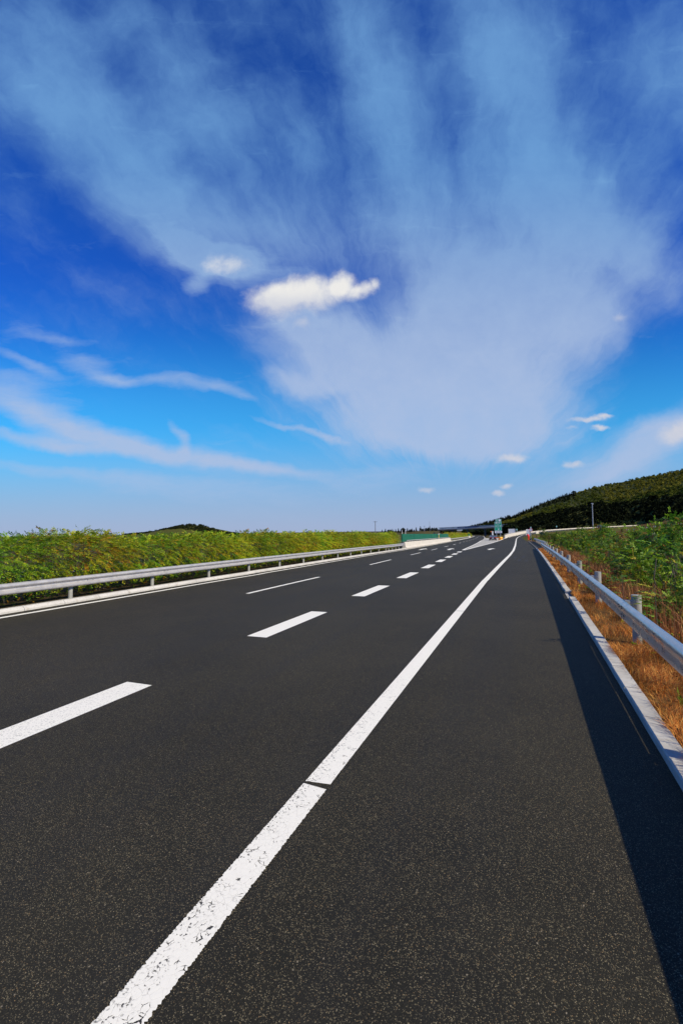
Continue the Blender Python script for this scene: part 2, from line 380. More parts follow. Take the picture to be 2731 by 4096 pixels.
for x, y, l in ((-.55, 34.5, 2.4), (-.1, 33.8, 2.0), (-.95, 38, 3.5), (-.35, 39, 3.5)):
    stripe('tyre_mark', road, dense(y, y+l, .5), lambda yy: x+.02*(yy-y), .16, g, SKID, dz=.003)

# kerbs
def kerb_run(name, stones, label, mat_=KERB):
    mb = MB()
    for pts, prof in stones: mb.sweep(prof, pts)
    o = mb.build(name, mat_); return tag(o, label, 'kerb', kind='structure')
st = []
def rk(y0, y1, w=.165, h=.083):
    xk = lambda y: xkerb(y)+.004
    j = random.uniform(-.006, .006); hz = random.uniform(-.005, .004)
    st.append(([(xk(y0)+j, y0+.006, g(y0)), (xk(y1)+j, y1-.006, g(y1))], [(0,-.25),(0,h-.012+hz),(.012,h+hz),(w,h+hz),(w,-.25)]))
y = -4.
while y < 15.1: rk(y, min(y+.98, 15.2)); y += .98
y = 16.5
while y < 64: rk(y, y+.98); y += .98
kerb_run('kerb', st, 'row of pale concrete kerb stones beside the dry grass')
st = []; y = 64.
while y < 118:
    st.append(([(xkerb(y), y, zramp(y)), (xkerb(y+2.9), y+2.9, zramp(y+2.9))], [(0,-.3),(0,.09),(.25,.09),(.25,-.3)])); y += 3
kerb_run('kerb', st, 'far kerb running up to the person in red', KERB_SHADE)  # shade on this kerb is painted in with a darker stone colour
st = []; y = -20.
while y < 540:
    L = 1.2 if y < 70 else 6; a, b = y+.006, y+L-.006
    st.append(([(XL(a)+.04, a, g(a)), (XL(b)+.04, b, g(b))], [(0,-.3),(0,.05),(-.07,.12),(-.22,.12),(-.22,-.3)])); y += L
kerb_run('kerb', st, 'low concrete kerb under the median guardrail')
mb = MB()
mb.sweep([(-.1,-.3),(-.1,.055),(.1,.055),(.1,-.3)], [(1.24,16.95,0),(2.4,17.25,-.22)])
mb.sweep([(-.07,-.3),(-.07,.02),(.07,.02),(.07,-.3)], [(1.24,15.45,0),(2.4,15.75,-.22)])
mb.add([(1.06,15.25,.012),(1.06,16.45,.012),(2.4,17.1,-.2),(2.4,15.8,-.2)], [(0,3,2,1)])
tag(mb.build('drain_channel', CONC), 'concrete drain channel breaking the kerb stones', 'drain', kind='structure')

# right verge
def zverge(x, y):
    f = min(max((x-1.9)/2.2, 0), 1)
    return g(y)*1. + .05 - .45*f - .02*max(0, x-5) + .03*math.sin(x*2.1+y*.7)*min(1, max(0, x-1.6)) + 1.7*max(0, min(1, (y-45)/60))*max(0, min(1, (x-2.5)/12))
vx = [1.2,1.3,1.5,1.8,2.2,2.6,3,3.6,4.4,5.5,7,9,12,16,22,30,45]; vy = [-20] + list(np.arange(-6, 40, .8)) + list(range(40, 190, 5)); vy = sorted(set(float(a) for a in vy))
def vxx(x, y): return x + (xkerb(y)+.0-1.07 if y > 50 else 0)*(1 if x < 8 else .3)
V = [(vxx(x, y), y, zverge(x, y)) for y in vy for x in vx]; nx = len(vx)
Fc = [(i*nx+j, i*nx+j+1, (i+1)*nx+j+1, (i+1)*nx+j) for i in range(len(vy)-1) for j in range(nx-1)]
tag(mesh('verge', V, Fc, SOILR, smooth=True), 'dry brown earth verge sloping away right of the kerb', 'verge', kind='structure')
ap = ribbon('shoulder_apron', ys_range(63, 117), lambda y: xkerb(y)+.26, lambda y: xkerb(y)+1.35, zramp, ASPH2, dz=.07, ncol=2)  # strip coloured darker than the road asphalt
tag(ap, 'dark asphalt strip beyond the end of the near guardrail', 'pavement', kind='structure')

# ------------------------------------------------------------------ guardrails
WPTS = [(0,0),(.03,.008),(.065,.025),(.08,.045),(.083,.065),(.081,.085),(.06,.105),(.02,.122),(.008,.14),(.008,.17),(.02,.188),(.06,.205),(.081,.225),(.083,.245),(.08,.265),(.065,.285),(.03,.302),(0,.31)]
UPTS = [(d_, z_*1.05) for d_, z_ in ((0,0),(.03,.004),(.05,.02),(.054,.05),(.051,.09),(.047,.13),(.051,.16),(.066,.19),(.08,.215),(.085,.24),(.08,.265),(.065,.287),(.035,.303),(0,.31))]
def wprof(side, off=0., big=False):
    W_ = UPTS if big else WPTS                                # side -1: bulges towards -lateral
    out = [(side*(d+off), z) for d, z in W_]; inn = [(side*(d+off-.004), z) for d, z in reversed(W_)]
    return out + inn
def beam(path_of, ya, yb, z0, side, name, parent, step, splices, zf):
    mb = MB(); joints = [ya] + [s for s in splices if ya+.5 < s < yb-.5] + [yb]
    for i in range(len(joints)-1):
        a = joints[i]-(.16 if i else 0); b = joints[i+1]+.16*(i < len(joints)-2)
        ys = dense(a, b, min(step, (b-a)/2))
        mb.sweep(wprof(side, .0042 if i % 2 else 0., side < 0 and z0 == 0.452), [(path_of(y), y, zf(y)+z0) for y in ys])
        if i and joints[i] < 40:
            for dy in (-.1, .1):
                for dz, dd in (((.05,.055),(.10,.052),(.225,.084),(.262,.083)) if side < 0 else ((.155,.010),)):
                    x = path_of(joints[i]+dy)+side*(dd+.002)
                    mb.tube([(x-side*.006, joints[i]+dy, zf(y)*0+zf(joints[i])+z0+dz), (x+side*.007, joints[i]+dy, zf(joints[i])+z0+dz)], .013, 6, 1)
    return mb.build(name, [GALVM if side < 0 and z0 == 0.452 else GALV, BOLT], parent, smooth=True)
def posts(parent, ylist, xf, zf, top, rad, base, xb=None, side=-1, zrail=.44, n=16, mat_=POSTM):
    for y in ylist:
        x = xf(y); z = zf(y); mb = MB()
        mb.lathe([(rad,base),(rad,top-.012),(rad*1.05,top-.012),(rad*1.05,top-.004),(rad*.9,top),(0.0001,top+.004)], (x, y, z), n)
        p = mb.build('post', mat_, parent, smooth=True)
        if xb:
            x2 = xb(y); mb = MB(); w = abs(x-x2)-rad*.75
            cx = x2-side*(w/2) ; mb.box((cx, y, z+zrail+.155), (w-.002, .10, .19), bev=.006)
            mb.build('spacer', mat_, p)
XRAIL = lambda y: 1.545 if y < 50 else 1.545+(y-50)*.004
gr = empty('guardrail', (1.55, 9.5, 0), 'long silver guardrail on round posts above the dry grass verge', 'guardrail')
def child_fix(root):                                    # keep children where they were modelled
    inv = Matrix.Translation(root.location).inverted()
    for ch in root.children: ch.matrix_parent_inverse = inv
RPY = [-4.75+4.75*k for k in range(14)]
beam(XRAIL, -6, 62.5, 0.452, -1, 'beam', gr, .8, [y+.0 for y in np.arange(-4.9, 60, 4.75)], g)
posts(gr, [y+.0 for y in np.arange(-4.75, 61, 4.75)], lambda y: XRAIL(y)+.185, g, .885, .078, -.6, XRAIL, -1, .54)
child_fix(gr)
XLR = lambda y: -13.0 + cvs(y)
gl = empty('guardrail', (-13, 10, 0), 'silver median guardrail in front of the clipped hedge, nearest the road', 'guardrail')
beam(XLR, -8, 61.6, .45, 1, 'beam', gl, 1.5, list(np.arange(-6, 60, 3.42)), g)
posts(gl, list(np.arange(.25, 52, 3.42))+[53,55,57,59,61.4], lambda y: XLR(y)-.13, g, .70, .066, .0, XLR, 1, .45)
for px, yy in ((1041, 20.1), (1522, 52)):
    mb = MB(); x = XLR(yy)+.012; mb.box((x+.01, yy, g(yy)+.605), (.02, .13, .10), bev=.006); mb.build('reflector', REFL, gl)
child_fix(gl)
XOR = lambda y: -16.25 + cvs(y)
go = empty('guardrail', (-16.2, 10, 0), 'pale far-side median guardrail glimpsed through gaps in the hedge', 'guardrail')
beam(XOR, -8, 62, .45, -1, 'beam', go, 2, [], g)
posts(go, list(np.arange(-2.6, 62, 4)), lambda y: XOR(y)+.15, g, .72, .066, .0, None)
child_fix(go)
gf = empty('guardrail', (XLR(132), 132, g(132)), 'distant guardrail below the second hedge towards the overpass', 'guardrail')
beam(XLR, 131, 250, .45, 1, 'beam', gf, 6, [], g); posts(gf, list(np.arange(132, 250, 4)), lambda y: XLR(y)-.13, g, .72, .07, .0, None, n=8)
child_fix(gf)
ga = empty('guardrail', (1.6, 70, g(70)), 'thin pale guardrail beside the dark apron near the person in red', 'guardrail')
XA = lambda y: xkerb(y)+1.5
beam(XA, 70, 119, .42, -1, 'beam', ga, 4, [], zramp); posts(ga, list(np.arange(71, 119, 4)), lambda y: XA(y)+.17, zramp, .75, .07, -.5, None, n=8)
child_fix(ga)

# concrete median barrier, top rail, green glare screen
def jersey(name, ya, yb, label, rail=True):
    root = empty(name, (XL(ya), ya, g(ya)), label, 'barrier')
    pr = [(0,0),(0,.16),(-.14,.3),(-.24,.92),(-.42,.92),(-.5,.3),(-.62,.16),(-.62,0)]
    mb = MB(); y = ya
    while y < yb:
        b = min(y+6, yb); mb.sweep(pr, [(XL(t)+.05, t, g(t)) for t in dense(y+.01, b-.01, 2)]); y += 6
    mb.build('wall', CONCL, root)
    if rail:
        mb = MB(); mb.tube([(XL(t)-.28, t, g(t)+1.10) for t in dense(ya+2, yb, 3)], .055, 8)
        for t in np.arange(ya+2.2, yb, 2.0): mb.box((XL(t)-.28, t, g(t)+1.0), (.06,.10,.18))
        mb.build('top_rail', GALV, root, smooth=True)
    child_fix(root); return root
jersey('concrete_barrier', 62.2, 130.5, 'cream concrete median barrier with a rail on top, below the green screen')
jersey('concrete_barrier', 251, 292, 'short white concrete barrier far off near the overpass', False)
def screen(ya, yb, label):
    root = empty('glare_screen', (XL(ya)-.45, ya, g(ya)), label, 'screen')
    y = ya
    while y < yb-.2:
        b = min(y+9.5, yb); mb = MB(); ys = list(np.arange(y, b-.05, .22)); z = []
        P = []
        for i, t in enumerate(ys): P += [(XL(t)-.42-(.10 if i % 2 else 0), t), (XL(t+.17)-.42-(.10 if i % 2 else 0), t+.17)]
        V = []; Fc = []
        for x, t in P: V += [(x, t, g(t)+.96), (x, t, g(t)+2.02), (x-.012, t, g(t)+.96), (x-.012, t, g(t)+2.02)]
        for i in range(len(P)-1):
            a = 4*i; Fc += [(a, a+4, a+5, a+1), (a+2, a+3, a+7, a+6), (a+1, a+5, a+7, a+3)]
        mb.add(V, Fc); mb.build('panel', GREENP, root)
        mb = MB(); mb.box((XL(y)-.5, y-.06, g(y)+1.5), (.09,.09,1.12)); mb.build('upright', GREENP, root); y = b+.12
    child_fix(root); return root
screen(61.8, 127, 'long ribbed green glare screen standing on the concrete median barrier')
screen(252, 280, 'short green glare screen far down the road beside the overpass')
e = empty('median_marker', (XL(100)-.1, 100, g(100)), 'small yellow marker with a white top bar in front of the green screen', 'marker')
mb = MB(); mb.tube([(0,0,.92),(0,0,1.95)], .04, 8); mb.build('post', WHITE, e); MB().box((.06,0,1.5),(.05,.36,.62),bev=.01).build('panel', YEL, e); MB().box((.02,.25,2.0),(.06,1.5,.07)).build('top_bar', WHITE, e)

# ------------------------------------------------------------------ foliage
def nrm(a): return a/np.maximum(np.linalg.norm(a, axis=-1, keepdims=True), 1e-9)
def fronds(P, D, U, L, k, lw, ll, tint, droop=.25, jit=.12):
    """compound leaves: P base, D direction, U rough upward, L length; k leaflet pairs -> quads and tints"""
    n = len(P); D = nrm(D); S = nrm(np.cross(D, U)); N = nrm(np.cross(S, D))
    Q = []; T = []
    for i in range(k+1):
        t = .22 + .78*i/k
        c = P + D*(L*t)[:,None] + np.array([0,0,-1.])*(L*droop*t*t)[:,None]
        sz = math.sin(math.pi*(.18+.72*(1-abs(t-.5))))*.9+.2
        for s in ((1,-1) if i < k else (0,)):
            dr = nrm(S*s + D*(.55 if s else 1) + rng.normal(0, jit, (n,3)) + np.array([0,0,-.12]))
            l = (ll*sz*L*rng.uniform(.8,1.15,n))[:,None]; w = (lw*sz*L*rng.uniform(.8,1.15,n))[:,None]
            pr = nrm(np.cross(dr, N + rng.normal(0,.25,(n,3))))
            Q.append(np.stack([c, c+dr*l*.5+pr*w, c+dr*l, c+dr*l*.5-pr*w], 1)); T.append(tint*rng.uniform(.82,1.18,(n,1)))
    return np.concatenate(Q), np.concatenate(T)
def pick(cols, w, n):
    cols = np.array(cols); return cols[rng.choice(len(cols), n, p=np.array(w)/sum(w))]
HG = [(.25,.37,.016),(.14,.28,.015),(.40,.46,.02),(.48,.46,.018),(.42,.22,.015),(.06,.14,.012)]
def hedge_crown(name, n, weights, hy=.76, hx=.74, top=1.83, low=.52, Lr=(.28,.48), k=9, sprout=0, lw=.042, ll=.17):
    u = rng.uniform(-1,1,n); v = rng.uniform(-1,1,n); w = rng.uniform(0,1,n)
    m = rng.uniform(0,1,n) < .6                         # most near the surface
    side = rng.integers(0,3,n)
    x = np.where(m & (side == 0), np.sign(u)*rng.uniform(.78,1,n), u)*hx
    y = v*hy
    z = np.where(m & (side == 1), rng.uniform(.86,1,n), w)
    lump = 1 + .12*np.sin(3.1*y+4*z) + .1*np.cos(5.3*z+2.2*y+x)
    taper = np.clip(.55+1.3*z, 0, 1)*np.clip((1.12-z)*4, .45, 1)
    rnd = 1-.38*z**4; x = x*lump*taper*rnd; y = y*(.86+.14*np.sin(2.5+z*4))*rnd; zz = low + z*(top-low) + .06*np.sin(7*y+3*x)
    P = np.stack([x,y,zz],1)
    D = np.stack([x/hx*1.1+rng.normal(0,.35,n), y/hy*.55+rng.normal(0,.55,n), -.45+.95*z*rng.uniform(.2,1.2,n)],1)
    L = rng.uniform(*Lr,n)
    tint = pick(HG, weights, n)
    patch = np.sin(y*4.7+zz*3.3+1.7)+np.sin(zz*6.1-y*2.9)
    tint = np.where((patch > 1.62)[:,None] & (rng.uniform(0,1,(n,1)) < .55), np.array(HG[4])*rng.uniform(.7,1.1,(n,1)), tint)
    if sprout:
        i = rng.integers(0,n,sprout); P[i,2] = top-.02; D[i] = np.stack([rng.normal(0,.25,sprout), rng.normal(0,.3,sprout), np.full(sprout,1.)],1); L[i] *= 1.5
    U = np.tile([0,0,1.],(n,1))+rng.normal(0,.3,(n,3))
    Q, T = fronds(P, D, U, L, k, lw, ll, tint)
    return quads_mesh(name, Q, LEAF, tint=T, obj=False)
def hedge_stems(name, n=7, top=1.3):
    mb = MB()
    for i in range(n):
        x, y = random.uniform(-.3,.3), random.uniform(-.6,.6); r = random.uniform(.012,.028)
        pts = [(x,y,-.1)]
        for q in range(3): pts.append((pts[-1][0]+random.uniform(-.12,.12), pts[-1][1]+random.uniform(-.15,.15), pts[-1][2]+top/3))
        mb.tube(pts, [r,r*.85,r*.65,r*.4], 6)
        mb.tube([pts[1], (pts[1][0]+random.uniform(-.35,.35), pts[1][1]+random.uniform(-.35,.35), pts[1][2]+.55)], [r*.6,r*.3], 5)
    o = mb.build(name, STEM); me = o.data; bpy.data.objects.remove(o); return me
WT = [(4,3,3,2,.6,1.2),(3,2,4,3,1.,.8),(5,5,2,1,.3,2),(2,2,4,4,.8,.6),(3,3,3,2,2.2,1)]
HC = [hedge_crown('hedge_crown', 760, w) for w in WT]; HS = [hedge_stems('hedge_stem') for _ in WT]
def shrub(crown_me, stem_me, loc, rz, sc, label, cat, group, name):
    o = empty(name, loc, label, cat, group, rz); o.scale = sc
    link('crown', crown_me, o); link('stems', stem_me, o); return o
y = 1.0; i = 0
while y < 61.6:
    k = random.choice([2,2,0,4]) if y < 12 else (random.choice([4,1,0,4]) if y < 18 else random.choice([0,1,3,3,1]))
    s = random.uniform(.95,1.06)
    shrub(HC[k], HS[i % 5], (-14.45+cvs(y)+random.uniform(-.08,.08), y, g(y)+.06), random.choice([0,math.pi])+random.uniform(-.2,.2), (1.12,random.uniform(.92,1.08),s*random.uniform(.93,1.07)), 'leafy yellow-green shrub in the clipped hedge behind the median guardrail', 'shrub', 'shrubs of the near median hedge', 'hedge_shrub')
    y += 1.2; i += 1
HF = [hedge_crown('hedge_crown', 300, w, 1.5, .8, 1.75, .3, (.4,.6), 3, 3, .12, .32) for w in ((2,1,4,5,.3,.3),(3,2,4,3,.4,.5))]
y = 129.
while y < 251:
    o = shrub(HF[random.randint(0,1)], HS[0], (-14.3+cvs(y), y, g(y)+.06), random.choice([0,math.pi]), (1,1.15,random.uniform(.97,1.04)), 'sunlit yellow shrub in the distant hedge before the overpass', 'shrub', 'shrubs of the distant median hedge', 'hedge_shrub'); y += 2.9
for y in (283, 286, 289.5):
    shrub(HF[0], HS[0], (-14.0+cvs(y), y, g(y)+.06), .2, (1.6,1.4,1.25), 'bright shrub clump at the far end of the median by the bridge pier', 'shrub', 'shrubs at the bridge end of the median', 'hedge_shrub')

# wild shrubs on the right verge
WG = [(.075,.16,.010),(.12,.24,.013),(.24,.36,.018),(.03,.07,.008),(.38,.32,.02)]
def wild_crown(name, n, weights, rad=1.1, ht=1.7, Lr=(.2,.38), k=7, lw=.075, ll=.25):
    nb = 16; B = np.stack([rng.normal(0,rad*.5,nb), rng.normal(0,rad*.5,nb), rng.uniform(.3,ht*.95,nb)],1); B[:,2] *= 1-.25*np.hypot(B[:,0],B[:,1])/rad
    b = rng.integers(0,nb,n); off = nrm(rng.normal(0,1,(n,3)))*rng.uniform(.1,.42,(n,1))*rad*.75
    P = B[b]+off; P[:,2] = np.maximum(P[:,2], .05)
    D = off/rad*2+np.stack([rng.normal(0,.4,n),rng.normal(0,.4,n),rng.uniform(-.5,.5,n)],1)
    Q, T = fronds(P, D, np.tile([0,0,1.],(n,1))+rng.normal(0,.3,(n,3)), rng.uniform(*Lr,n), k, lw, ll, pick(WG, weights, n), .35)
    return quads_mesh(name, Q, LEAF, tint=T, obj=False)
WG = WG+[(.36,.17,.02),(.20,.10,.025)]
WC = [wild_crown('wild_crown', m, w) for m, w in ((700,(4,4,3,3,.6,.2,.2)),(640,(3,4,3,2,1.,.6,.5)),(700,(4,3,2,4,.4,.2,.2)),(600,(3,3,3,2,1.8,1,.5)),(420,(1,1,1,1,2,4,3)),(380,(1,1.5,1,1.5,1.5,2.5,4)))]
def hit(px, py, D): return at(px, py, D)
spots = []
for (px, D, s) in [(2700,9,1.0),(2740,11.5,1.12),(2620,12,.82),(2560,13.2,.8),(2690,14.5,1.1),(2600,16.5,1.0),(2520,17.5,.92),(2730,18,1.2),(2650,20,1.15),(2480,21,.85),(2560,22,1.05),(2440,25,.85),(2620,25,1.15),(2510,27,1.0),(2720,26,1.25),(2400,30,.9),(2470,32,1.05),(2560,33,1.15),(2650,34,1.2),(2360,36,.9),(2420,38,1.05),(2510,40,1.15),(2330,43,.95),(2390,46,1.1),(2460,48,1.15),(2590,45,1.2),(2690,47,1.3),(2310,52,1.),(2350,56,1.1),(2420,58,1.2),(2290,62,.95),(2320,68,1.15),(2380,70,1.25),(2480,66,1.3),(2560,62,1.3),(2270,74,.95),(2300,82,1.15),(2350,86,1.3),(2420,84,1.35),(2250,90,.95),(2225,98,.8),(2280,100,1.2),(2330,106,1.35),(2200,110,.65),(2230,116,.9),(2390,112,1.4),(2185,122,.6),(2260,126,1.2),(2310,132,1.4),(2165,126,.5),(2205,134,.8)]:
    v = ray(px, 2140); X = v[0]/v[1]*D; s = min(s, (X-1.55)/1.75)
    if s > .34: spots.append((X, D, s))
spots = [q for q in spots if not (q[1] < 17 and q[0] < 4.1)] + [(3.8,15.4,.92),(4.4,18.4,1.0),(5.2,21.5,1.3),(3.1,11.8,.62),(3.0,13.6,.42)]
while len(spots) < 100:
    Y = random.uniform(52,155); X = random.uniform(2.7, 5+Y*.22); spots.append((X+(xkerb(Y)-1)*.6, Y, min(random.uniform(.7,1.35), (X-1.4)/1.7)))
for i, (X, Y, s) in enumerate(spots):
    fr = 'near' if Y < 30 else ('mid' if Y < 70 else 'far')
    dry = i % 4 == 3
    lab = {'near':('rusty brown half-dry' if dry else 'green')+' wild shrub growing among dry stalks behind the right guardrail','mid':('rusty brown half-dry' if dry else 'bushy green')+' wild shrub halfway along the right verge','far':('rusty brown half-dry' if dry else 'low green')+' shrub at the far end of the right verge near the ramp'}[fr]
    shrub(WC[(4+i % 2) if i % 4 == 3 else i % 4], HS[i % 5], (X, Y, zverge(X, Y)-.05), random.uniform(0,6.28), (s*1.05,s*1.05,s*(random.uniform(.95,1.05) if s > 1.2 and Y < 25 else random.uniform(.85,1.5) if X > 3.6 else random.uniform(.7,1.1))), lab, 'shrub', ('dry ' if dry else 'green ')+{'near':'wild shrubs near the camera','mid':'wild shrubs midway','far':'wild shrubs far along the verge'}[fr], 'wild_shrub')

def sprig(x, y, h, label):                              # thin leafy sapling that reaches over the rail
    o = empty('sapling', (x, y, zverge(x, y)-.02), label, 'sapling'); m = 16
    z = rng.uniform(.45,1.,m); P = np.stack([rng.normal(0,.03,m), rng.normal(0,.03,m), z*h],1)
    D = np.stack([rng.normal(-.2,.7,m), rng.normal(0,.7,m), rng.uniform(-.1,.6,m)],1)
    Q, T = fronds(P, D, np.tile([0,0,1.],(m,1)), rng.uniform(.22,.36,m), 7, .07, .24, pick(WG[:5], (3,4,2,1,1), m), .3)
    quads_mesh('crown', Q, LEAF, o, T); mb = MB(); mb.tube([(0,0,-.1),(.01,.02,h*.5),(-.01,0,h)], [.010,.007,.004], 6); mb.build('stem', STEM, o)
sprig(1.92, 9.05, 1.10, 'thin sapling reaching over the rail at the nearest visible post')
sprig(1.95, 12.1, 1.02, 'thin sapling behind the rail between the two nearest posts')
sprig(1.95, 18.2, 1.05, 'small sapling behind the rail just past the drain channel')
# dry grass, weeds and ground cover (uncountable)
def blades(n, xr_, yr_, hr, w, cols, wts, lean=.8, ypow=1.6):
    Y = yr_[0]+(yr_[1]-yr_[0])*rng.uniform(0,1,n)**ypow; X = xr_[0]+(xr_[1]-xr_[0])*rng.uniform(0,1,n)**1.1
    X = X + np.where(Y > 50, np.interp(Y,[50,65,112,135],[0,-.12,-.8,-1.6]), 0)*(X < 6)
    cl = np.sin(X*5.1+Y*1.7)+np.sin(Y*4.3-X*3.2)+np.sin(Y*1.3+X*1.1); keep = rng.uniform(-3.2,1.9,n) < cl
    X, Y = X[keep], Y[keep]; n = len(X); cl = cl[keep]
    Z = np.array([zverge(a,b) for a,b in zip(X,Y)]); P = np.stack([X,Y,Z-.01],1)
    a = cl*1.6+rng.normal(0,.9,n); d = np.stack([np.cos(a),np.sin(a),np.zeros(n)],1); s = np.stack([-np.sin(a),np.cos(a),np.zeros(n)],1)
    h = rng.uniform(*hr,n)[:,None]*(1+.25*cl[:,None]/3); ln = np.abs(rng.normal(lean,.35,(n,1)))*h; up = np.array([0,0,1.])
    ww = w*rng.uniform(.6,1.3,(n,1))*np.clip(Y/12,1,6)[:,None]
    p1 = P+d*ln*.35+up*h*.65; p2 = P+d*ln+up*h*.85
    Q = np.concatenate([np.stack([P-s*ww,P+s*ww,p1+s*ww*.8,p1-s*ww*.8],1), np.stack([p1-s*ww*.8,p1+s*ww*.8,p2+s*ww*.15,p2-s*ww*.15],1)])
    T = pick(cols, wts, n)*rng.uniform(.7,1.25,(n,1))*np.clip(.85+.3*np.sin(X*9+Y*6.1)*np.sin(Y*7.3-X*5),.5,1.2)[:,None]; return Q, np.concatenate([T,T])
DG = [(.70,.29,.04),(.50,.18,.025),(.85,.47,.10),(.22,.075,.012),(.20,.17,.025)]
Q1, T1 = blades(70000, (1.25,3.2), (1.2,62), (.05,.17), .0032, DG, (4,4,2,2,.5))
Q0, T0 = blades(36000, (1.25,3.4), (1.2,9), (.05,.15), .003, DG, (4,4,3,2,.4), 1.3, 1.)
Q2, T2 = blades(26000, (2.0,9), (3,70), (.12,.4), .004, DG, (3,3,2,3,2), .5, 1.3)
tag(quads_mesh('dry_grass', np.concatenate([Q0,Q1,Q2]), GRASS, tint=np.concatenate([T0,T1,T2])), 'matted orange-brown dry grass along the right kerb', 'grass', kind='stuff')
Q3, T3 = blades(40000, (2.1,8), (3.5,40), (.35,1.0), .0045, [(.42,.20,.06),(.30,.13,.035),(.56,.33,.1),(.16,.065,.02)], (3,3,1,2), .25, 1.2)
tag(quads_mesh('dry_weeds', Q3, GRASS, tint=T3), 'tall brown dead weed stalks between the wild shrubs', 'weeds', kind='stuff')
n = 1700; Y = 3+125*rng.uniform(0,1,n)**1.15; X = 2.6+.9*(Y < 40)+rng.uniform(0,1,n)**1.2*(3+Y*.28)
P = np.stack([X,Y,np.array([zverge(a,b) for a,b in zip(X,Y)])+rng.uniform(.05,.45,n)],1); D = np.stack([rng.normal(0,.6,n),rng.normal(0,.6,n),rng.uniform(.1,.8,n)],1)
keep = (np.sin(X*1.9+Y*.8)+np.sin(Y*1.1-X*1.3)) > -.5; P, D = P[keep], D[keep]; Y = Y[keep]; n = len(P)
Q, T = fronds(P, D, np.tile([0,0,1.],(n,1))+rng.normal(0,.3,(n,3)), rng.uniform(.2,.4,n)*np.clip(Y/25,1,2.5), 4, .11, .32, pick(WG, (3,3,2,3,1,1.6,1.2), n), .35)
n = 420; Y = 2+45*rng.uniform(0,1,n)**1.3; X = 1.3+1.7*rng.uniform(0,1,n)**.7; cl = (np.sin(X*4+Y*2.3)+np.sin(Y*3.1)) > .5; X, Y = X[cl], Y[cl]; n = len(X)
P = np.stack([X,Y,np.array([zverge(a,b) for a,b in zip(X,Y)])+.02],1); D = np.stack([rng.normal(0,.5,n),rng.normal(0,.5,n),rng.uniform(.4,1,n)],1)
Qb, Tb = fronds(P, D, np.tile([0,0,1.],(n,1))+rng.normal(0,.3,(n,3)), rng.uniform(.12,.3,n), 5, .06, .24, pick(WG[:5], (3,3,2,1,3), n), .3); Q = np.concatenate([Q,Qb]); T = np.concatenate([T,Tb])
tag(quads_mesh('undergrowth', Q, LEAF, tint=T), 'low leafy undergrowth covering the ground under the wild shrubs', 'undergrowth', kind='stuff')
n = 2600; Y = rng.uniform(3,61,n); X = -13.35-rng.uniform(0,2.2,n)+np.array([cvs(a) for a in Y])
P = np.stack([X,Y,np.array([g(a) for a in Y])+.06+rng.uniform(0,.22,n)],1); D = np.stack([rng.normal(.2,.6,n),rng.normal(0,.6,n),rng.uniform(.2,.9,n)],1)
Q, T = fronds(P, D, np.tile([0,0,1.],(n,1))+rng.normal(0,.3,(n,3)), rng.uniform(.1,.26,n), 4, .1, .3, pick(HG, (3,4,1,.5,1.2,3), n), .3)
tag(quads_mesh('ground_cover', Q, LEAF, tint=T), 'sparse weeds and fallen leaves under the median hedge', 'weeds', kind='stuff')

# ------------------------------------------------------------------ hills, meadow, far woods
def bump2(x, y): return math.sin(x*.021+y*.013)*.5+math.sin(x*.053-y*.037+1.3)*.3+math.sin(x*.11+y*.09)*.2
HXS = [1860,1880,1900,1940,1976,2000,2030,2059,2091,2130,2186,2230,2280,2354,2410,2466,2540,2606,2670,2731,2800,2900,3000,3200,3500]
RY = dict(zip(HXS, [2112,2104,2098,2087,2079,2072,2064,2059,2042,2025,2001,1987,1973,1951,1940,1930,1914,1902,1890,1879,1868,1852,1838,1820,1800]))
cols_ = []
for x in HXS:
    Df = lerp(x, [1860,2000,2150,2300,2420,2530,2731,3000,3500], [660,610,500,440,405,395,310,230,170])
    yf = lerp(x, [1860,2000,2150,2300,2420,2530,2653,2731,3000,3500], [2130,2130,2126,2120,2112,2101,2077,2069,2045,2010])
    Dr = lerp(x, [1860,2000,2300,2731,3000,3500], [1050,960,800,620,520,430])
    f = at(x, yf, Df); r = at(x, RY[x]+ (5 if x < 2400 else 3), Dr); c = []
    for k in range(11):
        t = k/10; p = f*(1-t)+r*t; p[2] = f[2]+(r[2]-f[2])*(t**1.15) + (bump2(p[0],p[1])*3.5*math.sin(math.pi*t) if 0 < k < 10 else 0); c.append(p)
    b = r.copy(); b[1] += 180; b[0] += 60; b[2] *= .75; c.append(b); b2 = b.copy(); b2[1] += 300; b2[2] = -5; c.append(b2); cols_.append(c)
nr = len(cols_[0]); V = [p for c in cols_ for p in c]
Fc = [(i*nr+j, (i+1)*nr+j, (i+1)*nr+j+1, i*nr+j+1) for i in range(len(cols_)-1) for j in range(nr-1)]
tag(mesh('hill', V, Fc, HILLM, smooth=True), 'long dark wooded hill rising to the right', 'hill', kind='structure')
def hillpt(u, t):                                       # u column coordinate, t row 0..10
    i = min(int(u), len(cols_)-2); a = u-i; k = min(int(t), 10); b = t-k
    f = lambda c: c[k]*(1-b)+c[k+1]*b
    return f(cols_[i])*(1-a)+f(cols_[i+1])*a
